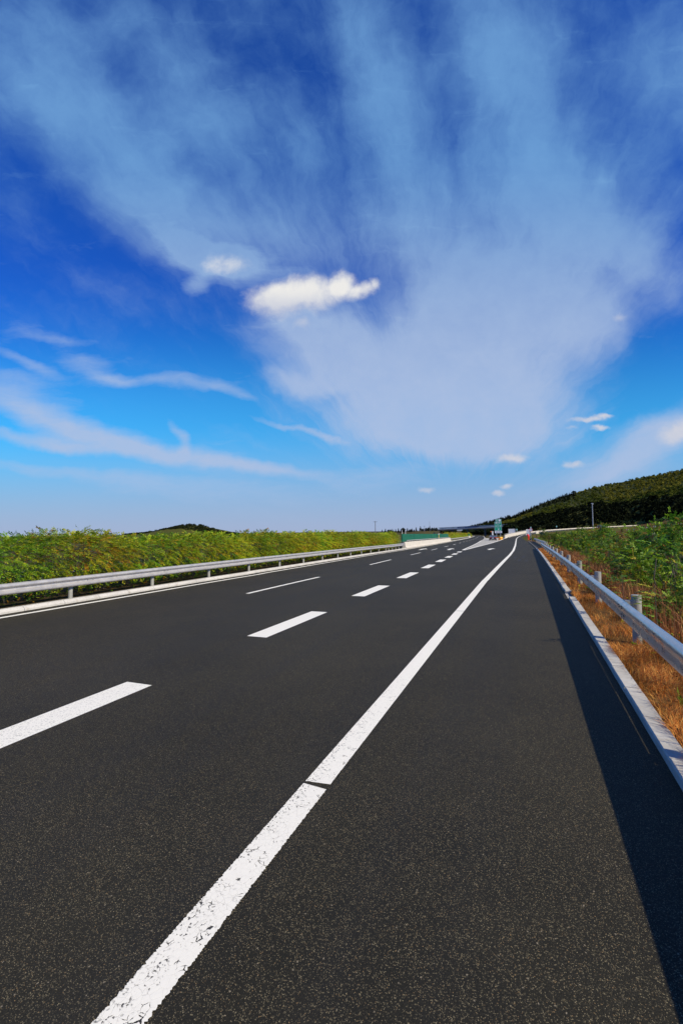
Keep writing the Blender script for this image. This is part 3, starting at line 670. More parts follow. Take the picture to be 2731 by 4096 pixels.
# meadow with the fence line
MXS = [2128,2180,2240,2300,2360,2420,2505,2580,2653,2731,2850,3000,3300]; mc = []
def fenceD(x): return lerp(x, [2128,2420,2731,3000,3300], [330,300,220,180,150])
def fenceY(x): return lerp(x, [2128,2420,2505,2620,2731,3000], [2142,2136,2125.5,2111,2096.5,2062])
for x in MXS:
    Df = lerp(x, [2128,2300,2420,2530,2731,3000,3300], [520,450,415,405,318,238,190]); yf = lerp(x, [2128,2300,2420,2530,2653,2731,3000,3300], [2127,2121,2113,2102,2079,2071,2048,2028])
    q = at(x, 2150, 118); q[2] = -2.4; q1 = at(x, lerp(x,[2128,2420,2731],[2148,2146,2135]), 165)
    mc.append([q, q1, at(x, fenceY(x), fenceD(x)), at(x, (fenceY(x)+yf)/2+1, (fenceD(x)+Df)/2), at(x, yf, Df), at(x, yf+3, Df+60)])
nr = 6; V = [p for c in mc for p in c]; Fc = [(i*nr+j, (i+1)*nr+j, (i+1)*nr+j+1, i*nr+j+1) for i in range(len(mc)-1) for j in range(nr-1)]
tag(mesh('meadow', V, Fc, MEADOW, smooth=True), 'brown autumn meadow sloping up to the hill behind the shrubs', 'meadow', kind='structure')
# small hill beyond the hedge
V = []; SM = [(560,2134),(600,2132),(640,2127),(670,2119),(700,2109),(735,2101),(765,2098),(800,2101),(830,2107),(860,2116),(885,2126),(920,2132),(980,2136)]
for x, yy in SM:
    r = at(x, yy+1, 1000); f = r.copy(); f[1] -= 120; f[2] = -6; b = r.copy(); b[1] += 160; b[2] = -6; m1 = r.copy(); m1[1] -= 60; m1[2] = r[2]*.62-2; V += [f, m1, r, b]
Fc = [(i*4+j, (i+1)*4+j, (i+1)*4+j+1, i*4+j+1) for i in range(len(SM)-1) for j in range(3)]
tag(mesh('hill', V, Fc, HILLM, smooth=True), 'small rounded wooded hill showing above the hedge', 'hill', kind='structure')
# earth bank under the tree row
V = []; BK = [(1380,2137,410),(1480,2136,410),(1540,2135,410),(1590,2133,410),(1640,2129.5,410),(1680,2126.5,415),(1710,2124,430),(1740,2123,455)]
for x, yy, D in BK:
    r = at(x, yy, D); f = r.copy(); f[1] -= 60; f[0] += 4; f[2] = g(D)-1; b = r.copy(); b[1] += 50; V += [f, (f+r)/2+np.array([0,8,.3]), r, b]
Fc = [(i*4+j, (i+1)*4+j, (i+1)*4+j+1, i*4+j+1) for i in range(len(BK)-1) for j in range(3)]
tag(mesh('embankment', V, Fc, FIELD, smooth=True), 'brown grassy bank beneath the row of conifers', 'embankment', kind='structure')
# bare earth slope beside the ramp
pa = [at(2150,2129,205), at(2168,2128,190), at(2190,2138,172), at(2212,2157,150), at(2192,2150,162), at(2165,2140,182)]
mesh_ = mesh('earth_slope', [tuple(p) for p in pa], [(0,1,2,5),(5,2,3,4)], TAN); tag(mesh_, 'bare tan earth slope beside the exit ramp', 'slope', kind='structure')

def far_trees(P, Ht, Wd, tints, nq, conic):             # clumps of leaf-sized faces, one tree after another
    n = len(P); Q = []; T = []
    for q in range(nq):
        h = rng.uniform(.05,1,n); prof = np.where(conic, 1.02-h, np.sqrt(np.maximum(.05, 1-(2*h-.9)**2)))
        a = rng.uniform(0,6.283,n); r = Wd*prof*np.sqrt(rng.uniform(.05,1,n))
        c = P+np.stack([np.cos(a)*r, np.sin(a)*r, h*Ht],1)
        s = (Wd*rng.uniform(.2,.48,n)*np.clip(prof+.25,.3,1))[:,None]
        d1 = nrm(rng.normal(0,1,(n,3))); d2 = nrm(np.cross(d1, rng.normal(0,1,(n,3))))
        Q.append(np.stack([c-d1*s-d2*s*.3, c+d2*s*.7, c+d1*s+d2*s*.2, c-d2*s*.8],1)); T.append(tints*rng.uniform(.7,1.3,(n,1)))
    return np.concatenate(Q), np.concatenate(T)
def forest(name, P, conic, tints, Ht, Wd, nq, label):
    Q, T = far_trees(P, Ht, Wd, tints, nq, conic); tag(quads_mesh(name, Q, FAR, tint=T), label, 'forest', kind='stuff')
n = 5200; u = rng.uniform(0, len(cols_)-1.01, n); t = 10.2*rng.uniform(0,1,n)**.85
P = np.array([hillpt(a,b) for a,b in zip(u,t)]); pat = np.sin(P[:,0]*.03+P[:,2]*.09)+np.sin(P[:,0]*.071-P[:,2]*.17+1)
pxs = np.interp(u, np.arange(len(HXS)), HXS)
conic = (pxs < 2290) & (t > 7.5) | (t < 4.2+.6*pat) & (rng.uniform(0,1,n) < .6)
dark = (t < 4.6+.8*pat) | ((pxs < 2300) & (t > 8))
T = np.where(dark[:,None], np.array([.009,.013,.005]), np.where((pat > .1)[:,None], np.array([.14,.14,.018]), np.array([.075,.095,.013])))*rng.uniform(.7,1.3,(n,1))
Ht = np.where(dark, rng.uniform(2.8,5.2,n), rng.uniform(1.4,3.0,n)); Wd = np.where(conic, Ht*.36, Ht*.62)
forest('hillside_forest', P, conic, T, Ht, Wd, 56, 'dense dark woodland covering the hill on the right')
n = 500; i = rng.uniform(0, len(SM)-1.01, n); V4 = np.array(V) if False else None
SP = []
for a in i:
    k = int(a); b = a-k; x = SM[k][0]*(1-b)+SM[k+1][0]*b; yy = SM[k][1]*(1-b)+SM[k+1][1]*b
    s = rng.uniform(0,1); r = at(x, yy+1, 1000); r[1] -= 60*s; r[2] = r[2]*(1-.38*s)-2*s; SP.append(r)
SP = np.array(SP); T = np.tile([.020,.028,.010],(n,1))*rng.uniform(.7,1.3,(n,1))
forest('hilltop_forest', SP, np.zeros(n,bool), T, rng.uniform(3,5,n), rng.uniform(2.2,3.6,n), 36, 'dark trees covering the small rounded hill behind the hedge')
# under-bridge and far thicket
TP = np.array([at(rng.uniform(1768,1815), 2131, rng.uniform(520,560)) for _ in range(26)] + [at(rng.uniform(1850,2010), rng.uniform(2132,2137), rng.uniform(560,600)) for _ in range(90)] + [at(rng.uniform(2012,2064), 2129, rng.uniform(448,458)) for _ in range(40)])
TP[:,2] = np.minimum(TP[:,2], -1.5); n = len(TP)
forest('far_thicket', TP, np.zeros(n,bool), np.tile([.014,.02,.008],(n,1)), np.concatenate([rng.uniform(3,6.5,n-40), rng.uniform(6.5,8.5,40)]), rng.uniform(2,3.5,n), 40, 'dark thicket beyond the overpass')

# row of conifers: separate trees
def conifer_mesh(nq, conic=True, col=(.013,.022,.010)):
    P = np.zeros((1,3)); Q, T = far_trees(P, np.array([1.]), np.array([.27 if conic else .36]), np.array([col]), nq, np.array([conic])); Q[:,:,2] += .1
    return quads_mesh('conifer_crown', Q, FAR, tint=T, obj=False)
CM = [conifer_mesh(150), conifer_mesh(150), conifer_mesh(150), conifer_mesh(130, False)]
mb = MB(); mb.tube([(0,0,-.1),(0,0,.35),(0,0,.9)], [.03,.022,.008], 6); tmp = mb.build('trunk', BARK); TRK = tmp.data; bpy.data.objects.remove(tmp)
TR = [(1528,2119,.8,0),(1541,2116,1,1),(1552,2120,.9,3),(1557,2118,.8,0),(1562,2119,.7,3),(1567,2116,.8,1),(1573,2118,.8,2),(1582,2117,.9,0),(1593,2114,1,1),(1603,2117,.8,2),(1612,2113,1.2,3),(1629,2113,1,0),(1637,2119,.9,3),(1643,2117,.8,3),(1648,2114,.9,2),(1655,2119,.7,3),(1664,2110,1,0),(1681,2106,1.05,1),(1690,2115,1.1,3),(1703,2113,.9,3),(1712,2112,1,3),(1718,2104,.8,2),(1728,2112,1.1,3),(1736,2110,1,0),(1744,2112,1.1,3)]
for x, ty, w, k in TR:
    D = lerp(x, [1500,1650,1745], [418,418,465]); by = lerp(x, [1500,1590,1640,1680,1745], [2135.5,2133.5,2130,2127,2124]); b = at(x, by, D); tp = at(x, ty, D); h = tp[2]-b[2]
    o = empty('conifer', b, 'small dark tree in the row on the bank left of the overpass', 'tree', 'dark trees along the bank', random.uniform(0,6)); o.scale = (h*w*1.15,h*w*1.15,h)
    link('crown', CM[k], o); link('trunk', TRK, o)

# ------------------------------------------------------------------ overpass
def px_z(x, y, D): return at(x, y, D)[2]
A = at(1700, 2125.5, 480); B = at(2032, 2110.2, 467); dv = Vector(B-A); Lb = math.hypot(dv.x, dv.y); ang = math.atan2(dv.y, dv.x); slope = dv.z/Lb
ov = empty('overpass', A, 'grey concrete road overpass with railings and a row of blue panels', 'bridge', rz=ang)
def bprism(name, prof, mat_, a=0., b=None):              # prof (y,z) across the deck, run along local x with the slope
    b = Lb if b is None else b; n = len(prof); V = [(t, y, z+slope*t) for t in (a, b) for y, z in prof]
    Fc = [tuple(range(n))[::-1], tuple(range(n, 2*n))] + [(i, (i+1) % n, (i+1) % n+n, i+n) for i in range(n)]
    return MB().add(V, Fc).build(name, mat_, ov)
bprism('deck', [(-4.6,1.25),(-4.6,.95),(-3,.75),(-2.4,0),(2.4,0),(3,.75),(4.6,.95),(4.6,1.25)], DKCONC)
bprism('parapet', [(-4.63,1.253),(-4.63,1.65),(-4.4,1.65),(-4.4,1.253)], DKCONC); bprism('parapet', [(4.4,1.253),(4.4,1.65),(4.63,1.65),(4.63,1.253)], DKCONC)
mb = MB()
for q, (zz, r) in enumerate(((2.15,.05),(2.65,.05),(3.1,.07))): mb.tube([(0,-4.5,zz),(Lb,-4.5,zz+slope*Lb)], r, 6)
for t in np.arange(1, Lb, 2.): mb.box((t, -4.5, 2.37+slope*t), (.09,.09,1.45))
mb.build('railing', GREYPOLE, ov)
MESHM, tt = newmat('mesh_screen'); tr = tt.n('ShaderNodeBsdfTransparent'); tt.set(tt.bsdf, 'Base Color', rgb(.34,.46,.44)); mx = tt.n('ShaderNodeMixShader', ins={0: .5, 1: tr.outputs[0], 2: tt.bsdf.outputs[0]}); MESHM.node_tree.links.new(mx.outputs[0], tt.out.inputs[0])
bprism('mesh_panel', [(-4.45,1.66),(-4.45,3.05),(-4.44,3.05),(-4.44,1.66)], MESHM, Lb*.2, Lb*.98)
ta = (at(1832,2112,470)[0]-A[0])/math.cos(ang); tb = (at(1919,2106,470)[0]-A[0])/math.cos(ang); nb = 13
for k in range(nb):
    t = ta+(tb-ta)*(k+.5)/nb; MB().box((t, -4.68, 2.35+slope*t), ((tb-ta)/nb*.74, .08, 1.05)).build('letter_panel', BLUEP, ov)
for px in (1806, 1869, 1939):
    t = (at(px,2120,470)[0]-A[0])/math.cos(ang); p = MB(); zt = slope*t
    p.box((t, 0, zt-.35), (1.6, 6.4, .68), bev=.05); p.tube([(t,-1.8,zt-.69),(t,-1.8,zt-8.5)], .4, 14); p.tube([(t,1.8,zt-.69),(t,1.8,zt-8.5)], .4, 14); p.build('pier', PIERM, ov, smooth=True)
MB().box((4, 0, -1.6), (9, 9, 3.1)).build('abutment', CONC, ov); MB().box((Lb-1.5, 0, slope*Lb-3.1), (5, 9, 6.1)).build('abutment', HILLM, ov)

# ------------------------------------------------------------------ signs
def text_mesh(body, size, mat_, parent, loc, name='lettering', sx=1.):
    cu = bpy.data.curves.new('t', 'FONT'); cu.body = body; cu.size = size; cu.align_x = 'CENTER'; cu.align_y = 'CENTER'; cu.extrude = .004
    o = bpy.data.objects.new('t', cu); COL.objects.link(o); dg = bpy.context.evaluated_depsgraph_get()
    me = bpy.data.meshes.new_from_object(o.evaluated_get(dg)); bpy.data.objects.remove(o); me.materials.clear(); me.materials.append(mat_)
    t = link(name, me, parent); t.location = loc; t.rotation_euler = (R(90),0,0); t.scale = (sx,1,1); return t
D = 150.; z0 = zramp(D)-.1
sp = at(1990.5, 2105, D); sg = empty('exit_sign', (sp[0], D, z0), 'tall green exit sign with white lettering on two posts, by the nose', 'sign', rz=R(-2))
zt = lambda y: at(1990, y, D)[2]-z0
def panel(name, w, za, zb, m, x=0., y=0., bev=.08):
    return MB().box((x, y, (za+zb)/2), (w, .06, zb-za), bev=.02).build(name, m, sg)
pm = panel('main_panel', 2.06, zt(2123.5), zt(2087), SIGNG); hp = panel('header_panel', 1.66, zt(2086.4), zt(2076.5), SIGNG, .12)
wp = panel('white_panel', 2.06, zt(2132.5), zt(2124), SIGNW, .06)
def border(w, za, zb, x, pr):
    mb = MB()
    for zz in (za+.09, zb-.09): mb.box((x, -.036, zz), (w-.12, .012, .05))
    for s in (-1, 1): mb.box((x+s*(w/2-.085), -.036, (za+zb)/2), (.05, .012, zb-za-.23))
    mb.build('border', SIGNW, pr)
border(2.06, zt(2123.5), zt(2087), 0, pm); border(1.66, zt(2086.4), zt(2076.5), .12, hp)
text_mesh('出口', .36, SIGNW, hp, (-.33, -.042, zt(2081.5)))
mb = MB(); mb.add([(.5+.36*math.cos(a), -.038, zt(2081.5)+.27*math.sin(a)) for a in np.linspace(0,6.283,25)[:-1]], [tuple(range(24))]); mb.build('oval', SIGNW, hp)
text_mesh('草市', .74, SIGNW, pm, (-.05, -.042, zt(2093))); text_mesh('Caoshi', .26, SIGNW, pm, (0, -.042, zt(2098.7)))
text_mesh('土口子', .62, SIGNW, pm, (.05, -.042, zt(2105))); text_mesh('Tukouzi', .26, SIGNW, pm, (.05, -.042, zt(2111.5)))
ar = [(-.2,-.28),(-.02,-.28),(.12,-.02),(.24,-.10),(.22,.28),(-.16,.12),(-.02,.07)]
mb = MB(); mb.add([(.08+x, -.042, zt(2117.5)+z) for x, z in ar], [tuple(range(7))]); mb.build('arrow', SIGNW, pm)
mb = MB()
for k, x in enumerate((-.55,-.18,.22,.62)):            # four dark characters, too blurred in the photo to read
    zc = (zt(2124)+zt(2132.5))/2
    for dz in (-.14,0,.14): mb.box((x+.06, -.036, zc+dz), (.24 if k % 3 == 0 else .17, .012, .05))
    for dx in ((-.08,.08) if k != 2 else (0,)): mb.box((x+.06+dx, -.038, zc), (.045, .012, .34))
mb.build('lettering', BLACK, wp)
for px in (1984.3, 2000):
    x = at(px, 2130, D)[0]-sp[0]; mb = MB(); mb.tube([(x,.12,-.8),(x,.12,zt(2077))], .085, 12); mb.build('post', GREYPOLE, sg, smooth=True)

D = 131.; sp = at(2121.2, 2120, D); ss = empty('speed_limit_sign', (sp[0], D, zramp(D)-.2), 'round white 40 speed limit sign with a red rim above the person in red', 'sign'); zc = sp[2]-(zramp(D)-.2)
def disc(r, y, c=(0,0), n=32, th=.02):
    V = [(c[0]+r*math.cos(a), yy, c[1]+r*math.sin(a)) for yy in (y, y+th) for a in np.linspace(0, 2*math.pi, n+1)[:-1]]
    return MB().add(V, [tuple(range(n)), tuple(range(2*n-1, n-1, -1))]+[(i, i+n, (i+1) % n+n, (i+1) % n) for i in range(n)])
rim = disc(.47, 0, (0,zc)).build('rim', SIGNR, ss); fc = disc(.36, -.008, (0,zc), th=.006).build('face', SIGNW, ss)
text_mesh('40', .46, BLACK, fc, (0, -.016, zc)); mb = MB(); mb.tube([(0,.06,-.5),(0,.06,zc+.62)], .045, 10); mb.build('post', GREYPOLE, ss)
mb = MB(); mb.add([(-.2,-.02,zc+.49),(.24,-.02,zc+.49),(.17,-.02,zc+.82),(-.12,-.02,zc+.82),(-.2,.02,zc+.49),(.24,.02,zc+.49),(.17,.02,zc+.82),(-.12,.02,zc+.82)], [(0,1,2,3),(7,6,5,4),(0,4,5,1),(1,5,6,2),(2,6,7,3),(3,7,4,0)]); mb.build('top_plate', plain('pale_teal', (.30,.48,.44), .4), ss)

def oval_sign(px, py, D, w, h, label):
    p = at(px, py, D); e = empty('delineator', (p[0], D, p[2]-1.6), label, 'marker'); fr = MB()
    V = [(w*math.cos(a), yy, 1.6+h*math.sin(a)) for yy in (0, .03) for a in np.linspace(0, 2*math.pi, 25)[:-1]]
    fr.add(V, [tuple(range(24)), tuple(range(47,23,-1))]+[(i, i+24, (i+1) % 24+24, (i+1) % 24) for i in range(24)]); fr.build('plate', plain('mint_plate', (.13,.50,.35), .4, var=.05), e)
    mb = MB(); mb.add([(w*.15+w*.42*math.cos(a), -.006, 1.6+h*.75*math.sin(a)) for a in np.linspace(0, 2*math.pi, 25)[:-1]], [tuple(range(24))]); mb.build('white_face', SIGNW, e)
    mb = MB(); mb.tube([(0,.06,-1.2),(0,.06,1.6)], .03, 8); mb.build('post', GREYPOLE, e)
oval_sign(2065.5, 2119, 190, .24, .40, 'small mint-green oval marker beside the ribbed white panel')
oval_sign(2224.5, 2106, 265, .30, .42, 'tiny green oval marker on the rising part of the ramp')

def ribbed(px0, px1, py0, py1, D, label):
    a, b = at(px0, py1, D), at(px1, py1, D); z1 = at((px0+px1)/2, py0, D)[2]; w = b[0]-a[0]; h = z1-a[2]+.8
    e = empty('ribbed_panel', (a[0], D, a[2]-.8), label, 'panel'); n = max(6, int(w/.16)); V = []; Fc = []
    for i in range(n+1):
        yy = .06*(i % 2); x = w*i/n; V += [(x, yy, 0), (x, yy, h), (x, yy+.05, 0), (x, yy+.05, h)]
    for i in range(n): k = 4*i; Fc += [(k, k+4, k+5, k+1), (k+2, k+3, k+7, k+6), (k+1, k+5, k+7, k+3)]
    MB().add(V, Fc).build('sheet', WHITE, e); mb = MB(); mb.box((-.06,.03,h/2), (.1,.14,h+.02)); mb.box((w+.06,.03,h/2), (.1,.14,h+.02)); mb.build('frame', CONCL, e)
ribbed(2033.5, 2059, 2115.5, 2134, 196, 'white ribbed panel standing behind the ramp parapet')
ribbed(2104, 2119, 2117, 2134, 172, 'white ribbed panel just left of the 40 sign')
# ramp parapets
def parapet(fx, ya, yb, h, label, off, railing=True):
    e = empty('parapet', (fx(ya), ya, zramp(ya)), label, 'wall'); ys = dense(ya, yb, 3); mb = MB()
    mb.sweep([(-.18,-1.2),(-.12,h),(.12,h),(.18,-1.2)], [(fx(y)+off, y, zramp(y)) for y in ys]); mb.build('wall', CONCL, e)
    if railing:
        mb = MB(); mb.tube([(fx(y)+off, y, zramp(y)+h+.22) for y in ys], .06, 8)
        for y in dense(ya, yb, 4): mb.box((fx(y)+off, y, zramp(y)+h+.1), (.07,.07,.2))
        mb.build('rail', GALV, e)
    child_fix(e)
parapet(xramp_l, 160, 216, 1.0, 'pale concrete parapet on the left of the climbing ramp', -.2, True)
parapet(xramp_l, 216.5, 395, .45, 'thin pale parapet of the ramp crossing below the hill', -.2, False)
parapet(xkerb, 204, 221, .9, 'white parapet on the right of the ramp above the earth slope', .2, False)

# ------------------------------------------------------------------ nose: drums, barricade, white post, flag
def drum(px, D, r, h, mats, label, name):
    p = at(px, 2150, D); e = empty(name, (p[0], D, .5*(g(D)+zramp(D))-.02), label, 'barrel'); mb = MB()
    mb.lathe([(r*.96,0),(r,.03),(r,h*.3),(r*1.05,h*.33),(r*1.05,h*.38),(r,h*.41),(r,h*.66),(r*1.05,h*.69),(r*1.05,h*.74),(r,h*.77),(r*.97,h*.96),(r*.85,h),(.001,h)], n=24); mb.build('body', mats, e, smooth=True)
    mb = MB(); mb.lathe([(r*1.008,h*.46),(r*1.008,h*.6)], n=24); mb.build('band', REFL if mats is YEL else SIGNW, e); return e
drum(1999.5, 140, .48, .95, YEL, 'large yellow crash drum at the foot of the green exit sign', 'crash_drum')
drum(2005, 142.5, .33, .85, YEL, 'smaller yellow drum right of the large one', 'crash_drum')
drum(1994.3, 141.2, .26, .8, ORG, 'orange drum partly behind the yellow drum', 'crash_drum')
p = at(1987.5, 2152, 139); e = empty('barricade', (p[0], 139, .5*(g(139)+zramp(139))-.02), 'orange folding barricade between the dark car and the drums', 'barricade')
for s in (-1, 1):
    mb = MB(); mb.tube([(-.34,s*.28,0),(-.3,s*.03,.95)], .035, 8); mb.tube([(.34,s*.28,0),(.3,s*.03,.95)], .035, 8); mb.build('leg', ORG, e)
for k, zz in enumerate((.42,.72)):
    MB().box((0,-.2+.13*k,zz), (.98,.04,.2), bev=.01).build('board', ORG if k else WHITE, e)
p = at(1969, 2140, 158); e = empty('white_pillar', (p[0], 158, g(158)), 'narrow white pillar behind the dark car', 'post'); zt2 = at(1969,2125,158)[2]-g(158)
MB().box((0,0,zt2/2), (.42,.3,zt2), bev=.03).build('shaft', WHITE, e); MB().box((0,0,zt2+.03), (.5,.36,.07), bev=.015).build('cap', CONCL, e)
p = at(1964.5, 2140, 157); e = empty('flag', (p[0], 157, g(157)), 'small orange flag on a stick left of the white pillar', 'flag'); zf = at(1964,2124.5,157)[2]-g(157)
mb = MB(); mb.tube([(.12,0,0),(.12,0,zf)], .025, 8); mb.build('stick', WOODP, e)
V = []; Fc = []
for i in range(8):
    x = .1-.5*i/7; V += [(x, .05*math.sin(i*1.1), zf-.02-.05*i/7), (x, .05*math.sin(i*1.1+.5), zf-.42+.03*i)]
for i in range(7): Fc.append((2*i, 2*i+1, 2*i+3, 2*i+2))
MB().add(V, Fc).build('cloth', ORG, e)

# ------------------------------------------------------------------ car (rear view)
def make_car(loc, rz):
    c = empty('parked_car', loc, 'dark maroon saloon car stopped on the concrete wedge, seen from behind', 'car', rz=rz)
    m, t = newmat('car_paint'); t.set(t.bsdf, 'Base Color', rgb(.035,.008,.012)); t.set(t.bsdf, 'Roughness', .25); t.set(t.bsdf, 'Coat Weight', .8); t.set(t.bsdf, 'Coat Roughness', .06); CP = m
    GL = plain('car_glass', (.012,.016,.018), .06, var=.02); TY = plain('tyre', (.015,.015,.015), .85); RIM = plain('wheel_rim', (.5,.5,.52), .3, .8); TL = plain('tail_lamp', (.45,.01,.012), .15); CH = plain('bumper', (.02,.02,.022), .5)
    # stations along y (rear -2.25 .. front 2.25): (y, half width, z low, z belt, roof half width, z roof)
    ST = [(-2.25,.74,.38,.86,.60,.88),(-2.18,.83,.27,.94,.66,1.0),(-1.75,.88,.22,.98,.70,1.07),(-1.45,.89,.20,.98,.66,1.14),(-.75,.90,.20,.97,.58,1.42),(.1,.90,.20,.96,.58,1.46),(.65,.90,.20,.95,.58,1.38),(1.25,.89,.20,.94,.64,1.02),(1.9,.86,.22,.86,.66,.90),(2.2,.76,.28,.72,.6,.76),(2.28,.64,.36,.62,.5,.64)]
    V = []; n = 12
    for y, w, zl, zb, rw, zr in ST:
        half = [(w*.86,zl),(w,zl+.13),(w*1.01,(zl+zb)/2),(w*.985,zb),(rw+(w-rw)*.35,zb+(zr-zb)*.55),(rw,zr)]
        V += [(x,y,z) for x,z in half]+[(-x,y,z) for x,z in reversed(half)]
    Fc = [(i*n+j, i*n+(j+1) % n, (i+1)*n+(j+1) % n, (i+1)*n+j) for i in range(len(ST)-1) for j in range(n)]+[tuple(range(n-1,-1,-1)), tuple((len(ST)-1)*n+j for j in range(n))]
    MB().add(V, Fc).build('body', CP, c, smooth=True)
    def glass(pts, nm): 
        MB().add(pts, [tuple(range(len(pts)))]).build(nm, GL, c)
    glass([(-.62,-1.47,1.12),(.62,-1.47,1.12),(.55,-.80,1.415),(-.55,-.80,1.415)], 'rear_window')
    glass([(-.58,.68,1.375),(.58,.68,1.375),(.64,1.2,1.07),(-.64,1.2,1.07)], 'windscreen')
    for s in (-1,1): glass([(s*.805,-1.2,1.05),(s*.79,.95,1.03),(s*.625,.5,1.375),(s*.625,-.72,1.385)][::s], 'side_window')
    for s in (-1,1):
        for y in (-1.38,1.36):
            w = MB(); w.tube([(s*.74,y,.31),(s*.92,y,.31)], .315, 22); o = w.build('wheel', TY, c, smooth=True); r = MB(); r.tube([(s*.921,y,.31),(s*.93,y,.31)], .2, 16); r.build('rim', RIM, o)
        MB().box((s*.60,-2.235,.80), (.36,.05,.15), bev=.02).build('tail_light', TL, c)
        MB().box((s*.98,.72,1.0), (.18,.1,.12), bev=.03).build('mirror', CP, c)
        MB().box((s*.6,2.24,.62), (.3,.06,.12), bev=.02).build('headlight', SIGNW, c)
    MB().box((0,-2.275,.66), (.50,.02,.15), bev=.004).build('number_plate', plain('plate_white', (.7,.72,.78), .4), c); MB().box((0,-2.28,.44), (1.6,.10,.20), bev=.04).build('bumper', CH, c)
    MB().box((0,-2.265,.775), (.46,.02,.035)).build('chrome_strip', RIM, c); return c
p = at(1967, 2159.5, 136); make_car((p[0], 138.2, .5*(g(138)+zramp(138))-.018), R(6))
# dark car far under the bridge
p = at(1893, 2137.5, 440)
# ------------------------------------------------------------------ poles, fence posts, board
def pole(px, pyb, pyt, D, r, label, m, arms=0, head=False, name='utility_pole', cat='pole', zb=None):
    b = at(px, pyb, D); tp = at(px, pyt, D); b[2] = zb if zb is not None else b[2]; h = tp[2]-b[2]; e = empty(name, b, label, cat); mb = MB(); mb.tube([(0,0,-.3),(0,0,h)], [r*1.25,r*.75], 12); mb.build('shaft', m, e, smooth=True)
    for k in range(arms): MB().box((0,0,h-.35-.6*k), (1.7-.4*k,.1,.12)).build('crossarm', m, e)
    if head:
        MB().box((0,0,h+.12), (.55,.5,.28), bev=.05).build('camera_housing', GREYPOLE, e); mb = MB(); mb.tube([(.1,-.2,h-.1),(.1,-.62,h-.16)], .09, 10); mb.build('camera', WHITE, e)
    return e
pole(1501, 2140, 2084, 180, .13, 'slender utility pole rising above the near hedge, with a crossarm', WOODP, 1, zb=g(180)-.6)
pole(1697, 2130, 2103, 400, .14, 'short pole among the dark trees left of the overpass', WOODP, 1)
pole(1718, 2128, 2086, 405, .10, 'tall thin mast above the trees left of the overpass', WOODP)
pole(1607.5, 2142, 2119, 150, .085, 'white post above the green screen, the left one', WHITE, name='white_post', cat='post', zb=g(150)-.6)
pole(1621, 2142, 2118, 150, .085, 'white post above the green screen, the right one', WHITE, name='white_post', cat='post', zb=g(150)-.6)
pole(1186, 2150, 2128.5, 200, .06, 'faint distant pole tip with a crossarm over the hedge', WOODP, 1, zb=g(200)-.6)
pole(2371, 2140, 2016, 150, .125, 'tall pale grey camera pole standing among the shrubs', GREYPOLE, 0, True, 'camera_pole', zb=-2.2)
D = 232; a, b = at(2388, 2113, D), at(2419.5, 2101, D); e = empty('billboard', ((a[0]+b[0])/2, D, a[2]-4), 'blue-grey billboard box on a thin post at the meadow edge', 'billboard')
w, h = b[0]-a[0], b[2]-a[2]; MB().box((0,0,4+h/2), (w,.9,h), bev=.18).build('box', BLUEB, e, smooth=True); mb = MB(); mb.tube([(.2,0,-1),(.2,0,4.1)], .13, 10); mb.build('post', GREYPOLE, e)
MB().box((0,.0,4+.02), (w+.1,1.0,.08)).build('bottom_rail', DKSTEEL, e)
# paired concrete fence posts on the meadow
FP = [2420,2430,2436,2453,2459,2505,2512,2531,2537,2558,2564,2585,2592,2613,2620,2639,2648,2664,2675,2690,2697,2712,2721,2733,2742]
mb = MB(); mb.add([(-.09,-.09,-.3),(.09,-.09,-.3),(.09,.09,-.3),(-.09,.09,-.3),(-.09,-.09,.98),(.09,-.09,.98),(.09,.09,.98),(-.09,.09,.98),(0,0,1.06)], [(0,1,5,4),(1,2,6,5),(2,3,7,6),(3,0,4,7),(4,5,8),(5,6,8),(6,7,8),(7,4,8)])
tmp = mb.build('fence_post', WHITE); FPM = tmp.data; bpy.data.objects.remove(tmp)
for x in FP:
    b = at(x, fenceY(x)+.4, fenceD(x)); o = link('fence_post', FPM); o.location = b; o.rotation_euler = (random.uniform(-.05,.05), random.uniform(-.05,.05), random.uniform(-.2,.2)); s = random.uniform(.9,1.12); o.scale = (1.1,1.1,s*(.85 if x < 2470 else 1))
    tag(o, 'short white fence post in the paired line across the brown meadow', 'fence post', 'fence posts on the meadow')

# ------------------------------------------------------------------ person in red (seen from behind, stooping to the left)
def skin(name, chains, mat_, parent, root=0, sub=2):
    bm = bmesh.new(); me = bpy.data.meshes.new(name); vs = []; es = []; rs = []
    for pts, conn in chains:
        st = len(vs)
        for i, (p, r) in enumerate(pts):
            vs.append(p); rs.append(r)
            if i: es.append((st+i-1, st+i))
        if conn is not None: es.append((conn, st))
    bm.free(); me.from_pydata(vs, es, []); o = bpy.data.objects.new(name, me); COL.objects.link(o)
    o.modifiers.new('s', 'SKIN'); sk = me.skin_vertices[0].data if me.skin_vertices else None
    if sk is None:
        bpy.context.view_layer.objects.active = o; bpy.ops.mesh.customdata_skin_add(); sk = me.skin_vertices[0].data
    for i, r in enumerate(rs): sk[i].radius = (r, r); sk[i].use_root = (i == root)
    o.modifiers.new('d', 'SUBSURF').levels = sub; o.modifiers['d'].render_levels = sub
    dg = bpy.context.evaluated_depsgraph_get(); m2 = bpy.data.meshes.new_from_object(o.evaluated_get(dg)); bpy.data.objects.remove(o)
    m2.materials.clear(); m2.materials.append(mat_); m2.polygons.foreach_set('use_smooth', [True]*len(m2.polygons)); return link(name, m2, parent)
p = at(2113, 2162, 121.5); pe = empty('person', (p[0], 121.5, p[2]), 'person in red-orange overalls stooping at the ramp kerb, seen from behind', 'person', rz=R(8))
